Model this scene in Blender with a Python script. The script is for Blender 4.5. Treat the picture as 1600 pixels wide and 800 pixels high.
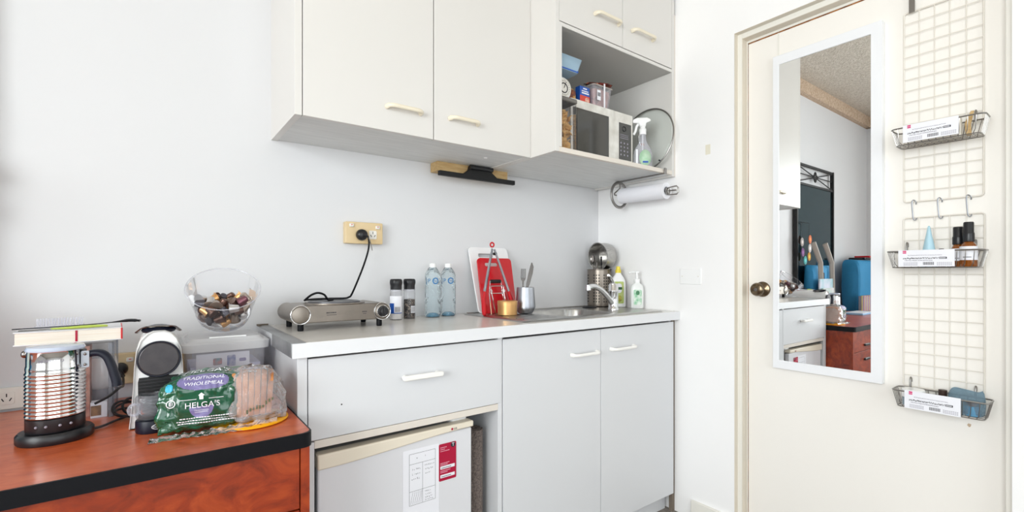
import bpy, bmesh, math, random
from mathutils import Vector, Matrix, noise
from mathutils.bvhtree import BVHTree
random.seed(7)
for o in list(bpy.data.objects):
    bpy.data.objects.remove(o)
S = bpy.context.scene
COL = S.collection
PI = math.pi

# ------------------------------------------------------------ camera
FPX = 743.5
YAW = 37.031
cam_d = bpy.data.cameras.new('camera')
cam_d.sensor_fit = 'HORIZONTAL'; cam_d.sensor_width = 36.0
cam_d.lens = FPX * 36.0 / 1600.0
cam_d.shift_y = 25.4 / 1600.0
cam_d.clip_start = 0.02
cam = bpy.data.objects.new('camera', cam_d); COL.objects.link(cam)
cam.location = (0, 0, 1.16)
cam.rotation_euler = (PI / 2, 0, -math.radians(YAW))
S.camera = cam

# ------------------------------------------------------------ view, world, daylight
S.view_settings.view_transform = 'Standard'
S.view_settings.look = 'None'
S.view_settings.gamma = 1.0
S.view_settings.use_curve_mapping = False
S.view_settings.exposure = 0.02
W = bpy.data.worlds.new('sky'); S.world = W; W.use_nodes = True
nt = W.node_tree
bg = nt.nodes['Background']
sk = nt.nodes.new('ShaderNodeTexSky'); sk.sky_type = 'HOSEK_WILKIE'
sk.sun_direction = (0.3, -0.2, 0.9); sk.turbidity = 4
nt.links.new(sk.outputs[0], bg.inputs[0]); bg.inputs[1].default_value = 1.0

def area(name, loc, rot, sx, sy, power, color):
    l = bpy.data.lights.new(name, 'AREA'); l.shape = 'RECTANGLE'
    l.size = sx; l.size_y = sy; l.energy = power; l.color = color
    o = bpy.data.objects.new(name, l); COL.objects.link(o)
    o.location = loc; o.rotation_euler = rot
    return o
# daylight entering through the window in the left wall and the one behind the camera
area('daylight_left', (-2.40, -0.45, 1.70), (0, -PI / 2, 0), 1.7, 2.3, 152, (0.99, 0.975, 1.0))
area('daylight_front', (-0.1, -2.32, 1.45), (PI / 2, 0, 0), 3.0, 2.2, 66, (0.97, 0.965, 1.0))

# ------------------------------------------------------------ colour + materials
def lin(c):
    c /= 255.0
    return c / 12.92 if c <= 0.04045 else ((c + 0.055) / 1.055) ** 2.4
def rgb(r, g, b): return (lin(r), lin(g), lin(b), 1.0)

def mat(name, col, rough=0.5, metal=0.0, coat=0.0, bump=0.0, bscale=60.0, var=None, vscale=8.0, vstretch=(1, 1, 1), spec=0.5, trans=0.0, detail=4.0, sss=0.0):
    m = bpy.data.materials.new(name); m.use_nodes = True
    n = m.node_tree; p = n.nodes['Principled BSDF']
    p.inputs['Base Color'].default_value = col
    p.inputs['Roughness'].default_value = rough
    p.inputs['Metallic'].default_value = metal
    p.inputs['Coat Weight'].default_value = coat
    p.inputs['Coat Roughness'].default_value = 0.08
    p.inputs['Specular IOR Level'].default_value = spec
    p.inputs['Transmission Weight'].default_value = trans
    if sss: p.inputs['Subsurface Weight'].default_value = sss; p.inputs['Subsurface Radius'].default_value = (.02, .01, .006)
    tc = n.nodes.new('ShaderNodeTexCoord')
    mp = n.nodes.new('ShaderNodeMapping'); mp.inputs['Scale'].default_value = vstretch
    n.links.new(tc.outputs['Object'], mp.inputs[0])
    nz = n.nodes.new('ShaderNodeTexNoise'); nz.inputs['Scale'].default_value = vscale; nz.inputs['Detail'].default_value = detail
    n.links.new(mp.outputs[0], nz.inputs['Vector'])
    if var is not None:
        cr = n.nodes.new('ShaderNodeValToRGB')
        cr.color_ramp.elements[0].position = 0.35; cr.color_ramp.elements[1].position = 0.65
        cr.color_ramp.elements[0].color = col; cr.color_ramp.elements[1].color = var
        n.links.new(nz.outputs['Fac'], cr.inputs[0]); n.links.new(cr.outputs[0], p.inputs['Base Color'])
    if bump:
        nb = n.nodes.new('ShaderNodeTexNoise'); nb.inputs['Scale'].default_value = bscale; nb.inputs['Detail'].default_value = 3
        n.links.new(mp.outputs[0], nb.inputs['Vector'])
        b = n.nodes.new('ShaderNodeBump'); b.inputs['Strength'].default_value = bump; b.inputs['Distance'].default_value = 0.01
        n.links.new(nb.outputs['Fac'], b.inputs['Height']); n.links.new(b.outputs[0], p.inputs['Normal'])
    return m

def clear(name, tint=(1, 1, 1, 1), rough=0.03, gloss=1.0, milky=0.0, mcol=(0.9, 0.9, 0.95, 1), bump=0.0, bscale=40.0, sheen=0.55):
    """thin clear plastic or glass: see-through with a fresnel sheen and an optional milky share"""
    m = bpy.data.materials.new(name); m.use_nodes = True
    n = m.node_tree; n.nodes.clear()
    out = n.nodes.new('ShaderNodeOutputMaterial')
    tr = n.nodes.new('ShaderNodeBsdfTransparent'); tr.inputs[0].default_value = tint
    gl = n.nodes.new('ShaderNodeBsdfGlossy'); gl.inputs['Roughness'].default_value = rough
    gl.inputs['Color'].default_value = (gloss, gloss, gloss, 1)
    fr = n.nodes.new('ShaderNodeLayerWeight'); fr.inputs[0].default_value = 0.22
    mx = n.nodes.new('ShaderNodeMixShader')
    df = n.nodes.new('ShaderNodeBsdfDiffuse'); df.inputs[0].default_value = mcol
    m2 = n.nodes.new('ShaderNodeMixShader'); m2.inputs[0].default_value = milky
    n.links.new(tr.outputs[0], m2.inputs[1]); n.links.new(df.outputs[0], m2.inputs[2])
    ml = n.nodes.new('ShaderNodeMath'); ml.operation = 'MULTIPLY'; ml.inputs[1].default_value = sheen
    n.links.new(fr.outputs['Fresnel'], ml.inputs[0]); n.links.new(ml.outputs[0], mx.inputs[0])
    n.links.new(m2.outputs[0], mx.inputs[1]); n.links.new(gl.outputs[0], mx.inputs[2])
    n.links.new(mx.outputs[0], out.inputs[0])
    if bump:
        tc = n.nodes.new('ShaderNodeTexCoord')
        nb = n.nodes.new('ShaderNodeTexNoise'); nb.inputs['Scale'].default_value = bscale; nb.inputs['Detail'].default_value = 3
        n.links.new(tc.outputs['Object'], nb.inputs['Vector'])
        b = n.nodes.new('ShaderNodeBump'); b.inputs['Strength'].default_value = bump; b.inputs['Distance'].default_value = 0.02
        n.links.new(nb.outputs['Fac'], b.inputs['Height'])
        n.links.new(b.outputs[0], gl.inputs['Normal']); n.links.new(b.outputs[0], fr.inputs['Normal'])
    return m

def popcorn(name, c1, c2):
    m = mat(name, c1, 0.95, var=c2, vscale=70, bump=1.0, bscale=90, spec=0.1)
    return m

M = {}
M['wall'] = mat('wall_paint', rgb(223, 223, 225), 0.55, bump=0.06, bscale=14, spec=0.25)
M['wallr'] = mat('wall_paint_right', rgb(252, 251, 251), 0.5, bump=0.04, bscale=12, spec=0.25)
M['ceil'] = popcorn('popcorn_ceiling', rgb(226, 218, 206), rgb(196, 186, 172))
M['cornice'] = popcorn('textured_cornice', rgb(222, 200, 178), rgb(190, 164, 140))
M['floor'] = mat('floor_carpet', rgb(150, 142, 134), 0.95, var=rgb(130, 122, 115), vscale=60, bump=0.4, bscale=200)
M['trim'] = mat('trim_paint', rgb(240, 237, 229), 0.35)
M['reveal'] = mat('jamb_paint', rgb(222, 214, 200), 0.4, var=rgb(228, 218, 202), vscale=4)
M['door'] = mat('door_paint', rgb(248, 244, 238), 0.35, spec=0.4)
M['rawwood'] = mat('raw_wood_edge', rgb(176, 112, 50), 0.7, var=rgb(110, 62, 28), vscale=30)
M['cab'] = mat('cabinet_laminate', rgb(224, 221, 217), 0.35, spec=0.4)
M['cabl'] = mat('lower_cabinet_laminate', rgb(220, 221, 224), 0.35, spec=0.4)
M['cabund'] = mat('cabinet_underside', rgb(226, 227, 226), 0.45, var=rgb(216, 217, 216), vscale=6, vstretch=(1, 8, 1))
M['cabedge'] = mat('cabinet_edging', rgb(228, 220, 210), 0.4)
M['cabin'] = mat('cabinet_inside', rgb(190, 188, 184), 0.5)
M['gap'] = mat('taupe_gap_seal', rgb(120, 108, 96), 0.8)  # flat brown-grey for the lower filler strip and the worktop end stop
M['handle'] = mat('cream_handle', rgb(238, 228, 206), 0.3, coat=0.3)
M['handlew'] = mat('white_handle', rgb(248, 246, 242), 0.3, coat=0.3)
M['top'] = mat('worktop_laminate', rgb(230, 227, 223), 0.22, var=rgb(222, 218, 212), vscale=5)
M['topedge'] = mat('worktop_edge', rgb(232, 233, 236), 0.35)
M['steel'] = mat('stainless_steel', rgb(196, 194, 190), 0.28, 1.0, var=rgb(176, 174, 172), vscale=20, vstretch=(1, 20, 1))
M['steelr'] = mat('brushed_steel', rgb(146, 137, 128), 0.34, 1.0, var=rgb(128, 120, 112), vscale=8)
M['chrome'] = mat('chrome', rgb(225, 225, 226), 0.08, 1.0)
M['cutlery'] = mat('worn_cutlery_steel', rgb(104, 100, 98), 0.32, 1.0)
M['darkchrome'] = mat('dark_chrome', rgb(150, 145, 142), 0.2, 1.0)
M['alu'] = mat('satin_aluminium', rgb(180, 183, 190), 0.38, 1.0, var=rgb(160, 164, 172), vscale=12)
M['strip'] = mat('aluminium_strip', rgb(176, 177, 179), 0.42, 0.8, var=rgb(150, 151, 154), vscale=9)
M['bronze'] = mat('bronze_knob', rgb(120, 104, 84), 0.22, 1.0)
M['black'] = mat('black_plastic', rgb(26, 26, 30), 0.35)
M['blackm'] = mat('matt_black', rgb(14, 14, 16), 0.6)
M['blackblue'] = mat('navy_black_edging', rgb(4, 5, 12), 0.45, spec=0.25)
M['greywire'] = mat('grey_wire', rgb(150, 147, 144), 0.3, 0.9)
M['whitewire'] = mat('white_coated_wire', rgb(232, 226, 216), 0.35)
M['white'] = mat('white_plastic', rgb(244, 244, 245), 0.35)
M['whiteplate'] = mat('wall_plate_white', rgb(253, 253, 253), 0.45, spec=0.3)
M['whitegl'] = mat('glossy_white', rgb(246, 246, 246), 0.15, coat=0.5)
M['paper'] = mat('paper_white', rgb(240, 240, 246), 0.8)
M['ink'] = mat('ink_dark', rgb(50, 48, 56), 0.8)
M['inkl'] = mat('ink_pale', rgb(150, 146, 158), 0.8)
M['pink'] = mat('magenta_print', rgb(214, 30, 110), 0.6)
M['cream'] = mat('aged_cream_plastic', rgb(226, 202, 160), 0.4, var=rgb(218, 190, 142), vscale=10)
M['creamw'] = mat('switch_white', rgb(236, 232, 224), 0.35)
M['red'] = mat('red_plastic', rgb(206, 14, 30), 0.3, coat=0.3)
M['redsil'] = mat('red_silicone', rgb(200, 18, 32), 0.45)
M['wood'] = mat('pale_wood', rgb(206, 176, 126), 0.6, var=rgb(188, 152, 100), vscale=20, vstretch=(1, 6, 6))
M['mirror'] = mat('mirror_glass', (0.86, 0.87, 0.87, 1), 0.0, 1.0)
M['gold'] = mat('gold_tin', rgb(206, 160, 104), 0.4, 0.7)
M['water'] = clear('water_bottle_plastic', (0.95, 0.985, 0.995, 1), 0.05, 1.0, 0.10, (0.70, 0.86, 0.93, 1), 0.7, 45, sheen=1.3)
M['clear'] = clear('clear_plastic', (0.97, 0.97, 0.98, 1), 0.05, 1.0, 0.03)
M['clearw'] = clear('cloudy_plastic', (0.96, 0.96, 0.99, 1), 0.15, 0.9, 0.25, (0.92, 0.92, 0.98, 1))
M['clearlid'] = clear('frosted_lid_plastic', (0.9, 0.9, 0.92, 1), 0.25, 0.9, 0.62, (0.9, 0.9, 0.92, 1))
M['film'] = clear('crumpled_film', (0.97, 0.96, 0.97, 1), 0.10, 1.0, 0.24, (0.92, 0.90, 0.93, 1), 1.0, 45, sheen=1.8)
M['glass'] = clear('thin_glass', (0.93, 0.96, 0.95, 1), 0.01, 1.0, 0.0)
M['green'] = mat('green_bread_bag', rgb(6, 88, 58), 0.2, coat=0.9, bump=0.6, bscale=20, var=rgb(4, 66, 44), vscale=14)
M['lilac'] = mat('lilac_print', rgb(122, 114, 162), 0.35)
M['bread'] = mat('bread_crust', rgb(190, 122, 70), 0.8, var=rgb(214, 150, 96), vscale=20, bump=0.3, bscale=60)
M['crumb'] = mat('bread_crumb', rgb(214, 176, 148), 0.95, var=rgb(196, 152, 122), vscale=90, bump=0.6, bscale=120)
M['cyan'] = mat('cyan_print', rgb(60, 180, 216), 0.4)
M['yellow'] = mat('amber_yellow_plastic', rgb(246, 176, 12), 0.35)
M['slot'] = mat('dark_opening', rgb(30, 28, 28), 0.8)
M['blue'] = mat('blue_print', rgb(26, 84, 176), 0.4)
M['navy'] = mat('navy_plastic', rgb(18, 22, 38), 0.4, spec=0.35)
M['magnet'] = mat('crimson_sticker', rgb(176, 10, 56), 0.35)
M['fridge'] = mat('fridge_enamel', rgb(226, 226, 230), 0.3)
M['fridgecream'] = mat('aged_fridge_handle', rgb(236, 226, 208), 0.35)
M['fridgetop'] = mat('fridge_top', rgb(168, 166, 164), 0.4)
M['rug'] = mat('rug_backing', rgb(146, 132, 124), 0.95, var=rgb(108, 96, 92), vscale=160, bump=1.0, bscale=260)
M['amber'] = mat('amber_glass', rgb(150, 82, 18), 0.08, coat=0.6, trans=0.25)
M['paleblue'] = mat('pale_blue_plastic', rgb(176, 212, 226), 0.35)
M['bluefilm'] = clear('blue_pouch_film', (0.55, 0.68, 0.76, 1), 0.15, 1.0, 0.35, (0.30, 0.42, 0.50, 1), 1.0, 70)
M['bluegl'] = mat('blue_glass', rgb(96, 150, 184), 0.1, coat=0.5)
M['brown'] = mat('dark_brown_plastic', rgb(58, 40, 32), 0.35)
M['teal'] = mat('dark_teal_mirror', rgb(70, 96, 104), 0.06, 0.9)
M['bag'] = mat('blue_fabric_bag', rgb(46, 140, 190), 0.7, bump=0.3, bscale=30)
M['lime'] = mat('lime_silicone', rgb(186, 206, 92), 0.45)

def wood_mat(name, a, b, c, rough):
    m = bpy.data.materials.new(name); m.use_nodes = True
    n = m.node_tree; p = n.nodes['Principled BSDF']
    tc = n.nodes.new('ShaderNodeTexCoord'); mp = n.nodes.new('ShaderNodeMapping')
    mp.inputs['Scale'].default_value = (2.4, 5.0, 3.6)
    nz = n.nodes.new('ShaderNodeTexNoise'); nz.inputs['Scale'].default_value = 4.5; nz.inputs['Detail'].default_value = 9; nz.inputs['Distortion'].default_value = 1.1; nz.inputs['Roughness'].default_value = 0.62
    cr = n.nodes.new('ShaderNodeValToRGB'); e = cr.color_ramp.elements
    e[0].position = 0.28; e[0].color = a; e[1].position = 0.72; e[1].color = c
    k = e.new(0.5); k.color = b
    n.links.new(tc.outputs['Object'], mp.inputs[0]); n.links.new(mp.outputs[0], nz.inputs['Vector'])
    n.links.new(nz.outputs['Fac'], cr.inputs[0]); n.links.new(cr.outputs[0], p.inputs['Base Color'])
    p.inputs['Roughness'].default_value = rough; p.inputs['Coat Weight'].default_value = 0.2; p.inputs['Coat Roughness'].default_value = 0.15
    return m
M['desktop'] = wood_mat('cherry_desk_top', rgb(168, 66, 28), rgb(200, 92, 48), rgb(214, 114, 68), 0.28)
M['deskwood'] = wood_mat('cherry_desk_panel', rgb(92, 28, 8), rgb(148, 50, 14), rgb(180, 74, 26), 0.38)

def food(name, cols, scale):
    m = bpy.data.materials.new(name); m.use_nodes = True
    n = m.node_tree; p = n.nodes['Principled BSDF']
    tc = n.nodes.new('ShaderNodeTexCoord')
    v = n.nodes.new('ShaderNodeTexVoronoi'); v.inputs['Scale'].default_value = scale
    cr = n.nodes.new('ShaderNodeValToRGB'); cr.color_ramp.interpolation = 'CONSTANT'
    e = cr.color_ramp.elements
    e[0].color = cols[0]; e[0].position = 0; e[1].color = cols[1]; e[1].position = 1.0 / len(cols)
    for i in range(2, len(cols)):
        q = e.new(i / len(cols)); q.color = cols[i]
    sp = n.nodes.new('ShaderNodeSeparateColor')
    n.links.new(tc.outputs['Object'], v.inputs['Vector']); n.links.new(v.outputs['Color'], sp.inputs[0]); n.links.new(sp.outputs[0], cr.inputs[0])
    n.links.new(cr.outputs[0], p.inputs['Base Color']); p.inputs['Roughness'].default_value = 0.35
    return m
M['snack'] = food('snack_packet', [rgb(70, 30, 26), rgb(130, 44, 34), rgb(60, 24, 24), rgb(206, 110, 60), rgb(110, 60, 50)], 60)
M['snack2'] = food('dried_snack', [rgb(150, 104, 96), rgb(172, 126, 116), rgb(130, 90, 84), rgb(190, 140, 130)], 40)
M['pepper'] = food('peppercorns', [rgb(50, 44, 42), rgb(96, 84, 76), rgb(140, 126, 112), rgb(30, 28, 28)], 240)
M['salt'] = mat('salt_grains', rgb(234, 232, 230), 0.9, bump=0.4, bscale=200)
M['marble'] = mat('marbled_white', rgb(232, 230, 224), 0.35, var=rgb(206, 202, 194), vscale=18, detail=8)
M['mwglass'] = mat('smoked_door_glass', rgb(66, 66, 64), 0.06, 0.35, coat=0.6)

# ------------------------------------------------------------ mesh helpers
def BM(): return bmesh.new()
def box(bm, x0, x1, y0, y1, z0, z1):
    v = [bm.verts.new((x, y, z)) for z in (z0, z1) for y in (y0, y1) for x in (x0, x1)]
    for f in ((0, 2, 3, 1), (4, 5, 7, 6), (0, 1, 5, 4), (2, 6, 7, 3), (0, 4, 6, 2), (1, 3, 7, 5)):
        bm.faces.new([v[i] for i in f])
    return v
def prism(bm, pts, fn, d0, d1):
    """closed polygon pts (a, b) swept from d0 to d1; fn(a, b, d) -> xyz"""
    A = [bm.verts.new(fn(a, b, d0)) for a, b in pts]; B = [bm.verts.new(fn(a, b, d1)) for a, b in pts]
    n = len(pts)
    bm.faces.new(A[::-1]); bm.faces.new(B)
    for i in range(n): bm.faces.new((A[i], A[(i + 1) % n], B[(i + 1) % n], B[i]))
    bmesh.ops.recalc_face_normals(bm, faces=bm.faces)
def rrect(x0, x1, y0, y1, r, n=5):
    p = []
    for cx, cy, a0 in ((x1 - r, y1 - r, 0), (x0 + r, y1 - r, 90), (x0 + r, y0 + r, 180), (x1 - r, y0 + r, 270)):
        for i in range(n + 1):
            a = math.radians(a0 + 90 * i / n); p.append((cx + r * math.cos(a), cy + r * math.sin(a)))
    return p
XY = lambda a, b, d: (a, b, d)
XZ = lambda a, b, d: (a, d, b)
YZ = lambda a, b, d: (d, a, b)
def lathe(bm, prof, n=32, c=(0, 0, 0), axis='Z', caps=True, sx=1, sy=1, mtx=None):
    rings = []
    for r, z in prof:
        ring = []
        for i in range(n):
            a = 2 * PI * i / n; u, v = r * math.cos(a) * sx, r * math.sin(a) * sy
            p = {'Z': (u, v, z), 'Y': (u, z, v), 'X': (z, u, v)}[axis]
            p = Vector(p)
            if mtx: p = mtx @ p
            ring.append(bm.verts.new(p + Vector(c)))
        rings.append(ring)
    for a, b in zip(rings, rings[1:]):
        for i in range(n): bm.faces.new((a[i], a[(i + 1) % n], b[(i + 1) % n], b[i]))
    if caps:
        if prof[0][0] > 1e-6: bm.faces.new(rings[0][::-1])
        if prof[-1][0] > 1e-6: bm.faces.new(rings[-1])
    bmesh.ops.remove_doubles(bm, verts=[v for r in (rings[0], rings[-1]) for v in r], dist=1e-6)
    bmesh.ops.recalc_face_normals(bm, faces=bm.faces)
    return rings
def smooth_path(pts, k=6):
    P = [Vector(p) for p in pts]; out = []
    for i in range(len(P) - 1):
        p0 = P[max(i - 1, 0)]; p1 = P[i]; p2 = P[i + 1]; p3 = P[min(i + 2, len(P) - 1)]
        for j in range(k):
            t = j / k
            out.append(0.5 * ((2 * p1) + (p2 - p0) * t + (2 * p0 - 5 * p1 + 4 * p2 - p3) * t * t + (3 * p1 - p0 - 3 * p2 + p3) * t ** 3))
    out.append(P[-1]); return out
def tube(bm, pts, r, n=8, closed=False, rad=None, flat=1.0):
    P = [Vector(p) for p in pts]; m = len(P); rings = []
    up = None
    for i, p in enumerate(P):
        if closed: t = (P[(i + 1) % m] - P[i - 1])
        else: t = P[min(i + 1, m - 1)] - P[max(i - 1, 0)]
        t = t.normalized() if t.length > 1e-9 else Vector((0, 0, 1))
        if up is None: up = t.orthogonal().normalized() if abs(t.z) > .9 else Vector((0, 0, 1)).cross(t).normalized()
        u = (up - t * up.dot(t)).normalized(); up = u; v = t.cross(u)
        rr = rad[i] if rad else r
        rings.append([bm.verts.new(p + u * rr * math.cos(2 * PI * j / n) + v * rr * flat * math.sin(2 * PI * j / n)) for j in range(n)])
    rng = range(m) if closed else range(m - 1)
    for i in rng:
        a, b = rings[i], rings[(i + 1) % m]
        for j in range(n): bm.faces.new((a[j], a[(j + 1) % n], b[(j + 1) % n], b[j]))
    if not closed: bm.faces.new(rings[0][::-1]); bm.faces.new(rings[-1])
    bmesh.ops.recalc_face_normals(bm, faces=bm.faces)
def cyl(bm, a, b, r, n=20, r2=None):
    tube(bm, [a, b], r, n, rad=[r, r if r2 is None else r2])
def ball(bm, c, r, sx=1, sy=1, sz=1, seg=16):
    m = Matrix.Translation(c) @ Matrix.Diagonal((r * sx, r * sy, r * sz, 1))
    bmesh.ops.create_uvsphere(bm, u_segments=seg, v_segments=seg // 2, radius=1, matrix=m)

def obj(name, bm, m, parent=None, world=True, bevel=0.0, sharp=38, seg=2, label=None, sub=0, solid=0.0):
    """link the bmesh as ONE mesh object; world=True: coordinates are the room's"""
    if parent is not None and world:
        bm.transform(parent_matrix(parent).inverted())
    me = bpy.data.meshes.new(name)
    bm.normal_update()
    for f in bm.faces: f.smooth = True
    lim = math.radians(sharp)
    for e in bm.edges:
        if len(e.link_faces) == 2 and e.calc_face_angle(0) > lim: e.smooth = False
    bm.to_mesh(me); bm.free()
    me.materials.append(m)
    o = bpy.data.objects.new(name, me); COL.objects.link(o)
    if parent is not None: o.parent = parent
    if solid:
        s = o.modifiers.new('solid', 'SOLIDIFY'); s.thickness = solid; s.offset = 0
    if bevel:
        b = o.modifiers.new('bevel', 'BEVEL'); b.width = bevel; b.segments = seg; b.limit_method = 'ANGLE'; b.angle_limit = math.radians(40)
        b.harden_normals = False
    if sub:
        s = o.modifiers.new('sub', 'SUBSURF'); s.levels = sub; s.render_levels = sub
    if label: o['label'] = label
    return o
def parent_matrix(o):
    m = Matrix.LocRotScale(o.location, o.rotation_euler, o.scale)
    return parent_matrix(o.parent) @ m if o.parent else m
def thing(name, label, cat, loc=(0, 0, 0), rotz=0, group=None):
    o = bpy.data.objects.new(name, None); COL.objects.link(o); o.empty_display_size = 0.05
    o.location = loc; o.rotation_euler = (0, 0, rotz)
    return tag(o, label, cat, group)
def tag(o, label, cat, group=None):
    o['label'] = label; o['category'] = cat
    if group: o['group'] = group
    return o
def struct(name, bm, m, parent=None, **k):
    o = obj(name, bm, m, parent, **k)
    if parent is None: o['kind'] = 'structure'
    return o
def dup(root, loc=None, rotz=None, label=None):
    r = root.copy(); COL.objects.link(r)
    if loc is not None: r.location = loc
    if rotz is not None: r.rotation_euler = (0, 0, rotz)
    if label: r['label'] = label
    for ch in list(root.children):
        c = ch.copy(); COL.objects.link(c); c.parent = r
        for g in list(ch.children):
            d = g.copy(); COL.objects.link(d); d.parent = c
    return r
def text_bm(body, size, ext=0.0004, align='CENTER', shear=0.0):
    cu = bpy.data.curves.new('t', 'FONT'); cu.body = body; cu.size = size; cu.extrude = ext
    cu.align_x = align; cu.align_y = 'CENTER'; cu.shear = shear; cu.resolution_u = 3
    o = bpy.data.objects.new('t', cu); COL.objects.link(o)
    bpy.context.view_layer.update()
    me = bpy.data.meshes.new_from_object(o.evaluated_get(bpy.context.evaluated_depsgraph_get()))
    bm = BM(); bm.from_mesh(me)
    bpy.data.objects.remove(o); bpy.data.curves.remove(cu); bpy.data.meshes.remove(me)
    return bm
def frame(origin, right, up):
    """matrix that lays local x along right, local y along up, local z out of the surface"""
    r = Vector(right).normalized(); u = Vector(up); u = (u - r * u.dot(r)).normalized(); n = r.cross(u)
    m = Matrix((r, u, n)).transposed().to_4x4(); m.translation = Vector(origin); return m
def text(name, body, size, m, parent, origin, right, up, warp=None, **k):
    bm = text_bm(body, size, **k)
    if warp:
        for v in bm.verts: v.co = warp(v.co)
    bm.transform(frame(origin, right, up))
    return obj(name, bm, m, parent)
# ============================================================ THE ROOM
XL, XR, YF, YB, ZC = -2.27, 2.03, -2.20, 1.872, 2.88
bm = BM(); box(bm, XL - .1, XR + .3, YF - .1, YB + .1, -0.1, 0.0); struct('floor', bm, M['floor'])
bm = BM(); box(bm, XL - .1, XR + .3, YF - .1, YB + .1, ZC, ZC + .1); struct('ceiling', bm, M['ceil'])
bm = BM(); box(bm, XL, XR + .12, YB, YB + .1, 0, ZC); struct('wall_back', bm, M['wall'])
DY0, DY1, DZ = 0.233, 1.076, 2.204          # door opening in the right wall
bm = BM()
box(bm, XR, XR + .12, DY1, YB, 0, ZC); box(bm, XR, XR + .12, DY0, DY1, DZ, ZC); box(bm, XR, XR + .12, YF, DY0, 0, ZC)
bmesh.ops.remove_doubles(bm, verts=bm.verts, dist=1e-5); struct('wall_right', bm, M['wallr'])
WY0, WY1, WZ0, WZ1 = -1.60, 0.70, 0.85, 2.55
bm = BM()
box(bm, XL - .1, XL, YF, WY0, 0, ZC); box(bm, XL - .1, XL, WY1, YB, 0, ZC); box(bm, XL - .1, XL, WY0, WY1, 0, WZ0); box(bm, XL - .1, XL, WY0, WY1, WZ1, ZC)
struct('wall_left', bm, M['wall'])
FX0, FX1, FZ0, FZ1 = -1.6, 1.4, 0.35, 2.55
bm = BM()
box(bm, XL - .1, FX0, YF - .1, YF, 0, ZC); box(bm, FX1, XR + .12, YF - .1, YF, 0, ZC); box(bm, FX0, FX1, YF - .1, YF, 0, FZ0); box(bm, FX0, FX1, YF - .1, YF, FZ1, ZC)
struct('wall_front', bm, M['wall'])
def window(name, along, a0, a1, z0, z1, c, n):
    bm = BM()
    B = (lambda u0, u1, w0, w1: box(bm, c - .03, c + .03, u0, u1, w0, w1)) if along == 'Y' else (lambda u0, u1, w0, w1: box(bm, u0, u1, c - .03, c + .03, w0, w1))
    B(a0, a1, z0, z0 + .05); B(a0, a1, z1 - .05, z1); B(a0, a0 + .05, z0 + .05, z1 - .05); B(a1 - .05, a1, z0 + .05, z1 - .05)
    for i in range(1, n):
        u = a0 + (a1 - a0) * i / n; B(u - .025, u + .025, z0 + .05, z1 - .05)
    w = struct(name, bm, M['trim'])
    bm = BM()
    if along == 'Y': box(bm, c - .002, c + .002, a0 + .03, a1 - .03, z0 + .03, z1 - .03)
    else: box(bm, a0 + .03, a1 - .03, c - .002, c + .002, z0 + .03, z1 - .03)
    obj('pane', bm, M['glass'], w)
window('window_1', 'Y', WY0, WY1, WZ0, WZ1, XL - .06, 3)
window('window_2', 'X', FX0, FX1, FZ0, FZ1, YF - .06, 3)
# textured cornice band under the ceiling
bm = BM(); box(bm, XL + .02, XR, YB - .05, YB, 2.77, ZC); struct('trim_2', bm, M['cornice'])
bm = BM(); box(bm, XL, XL + .05, YF, YB, 2.77, ZC); struct('trim_3', bm, M['cornice'])
bm = BM(); box(bm, XL, 0.30, YB - .015, YB, 0, .09); struct('baseboard_back', bm, M['trim'], bevel=.004)
bm = BM(); box(bm, XR - .015, XR, YF, DY0 - .01, 0, .09); box(bm, XR - .015, XR, DY1, 1.28, 0, .09); struct('baseboard_right', bm, M['trim'], bevel=.004)

# stepped door jamb: outer step then the reveal the door closes against
SX, DX = 2.056, 2.095
bm = BM()
box(bm, SX, XR + .12, 1.055, DY1, 0, DZ); box(bm, SX, XR + .12, DY0, 0.250, 0, DZ); box(bm, SX, XR + .12, 0.250, 1.055, 2.181, DZ); box(bm, DX + .001, XR + .12, 1.0502, 1.055, 0, 2.181); box(bm, DX + .001, XR + .12, .2505, 1.0502, 2.1702, 2.181)
struct('trim_1', bm, M['trim'], bevel=.0015)
bm = BM()
box(bm, DX + .004, DX + .02, 1.0475, 1.050, 0, 2.170); box(bm, DX + .004, DX + .02, .2505, 1.050, 2.165, 2.170)
struct('trim_4', bm, M['rawwood'])
bm = BM()      # painted faces of the reveal, slightly beiger than the trim
box(bm, SX + .0005, DX + .03, 1.0535, 1.0552, 0, 2.181); box(bm, SX + .0005, DX + .03, .2505, 1.055, 2.1795, 2.1812)
box(bm, XR + .0005, SX, 1.0745, 1.0762, 0, 2.204); box(bm, XR + .0005, SX, .2335, 1.076, 2.2025, 2.2042)
struct('trim_5', bm, M['reveal'])
bm = BM(); box(bm, DX, DX + .036, 0.2525, 1.047, .006, 2.164)
door = struct('door_1', bm, M['door'], bevel=.002)
# round bronze knob with rose
kb = Vector((DX, 0.985, 1.087))
bm = BM(); lathe(bm, [(0, 0), (.030, 0), (.033, -.003), (.031, -.007), (.020, -.010), (.013, -.014), (.012, -.030), (.020, -.034), (.0275, -.042), (.0285, -.052), (.024, -.060), (.014, -.0635), (0, -.064)], 32, kb, 'X')
kn = obj('door_knob', bm, M['bronze'], door, label='dark bronze round knob')
bm = BM(); lathe(bm, [(0, 0), (.008, 0), (.007, -.002), (0, -.002)], 16, kb + Vector((-.064, 0, 0)), 'X'); obj('keyhole_button', bm, M['darkchrome'], kn)
# tape remnant + chipped paint on wall are the wall's wear
bm = BM(); box(bm, XR - .0006, XR, 1.188, 1.212, 1.70, 1.745); tag(obj('tape_remnant', bm, mat('old_tape', rgb(238, 232, 214), .6)), 'small yellowed tape remnant stuck on the right wall near the door jamb', 'tape')

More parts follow.
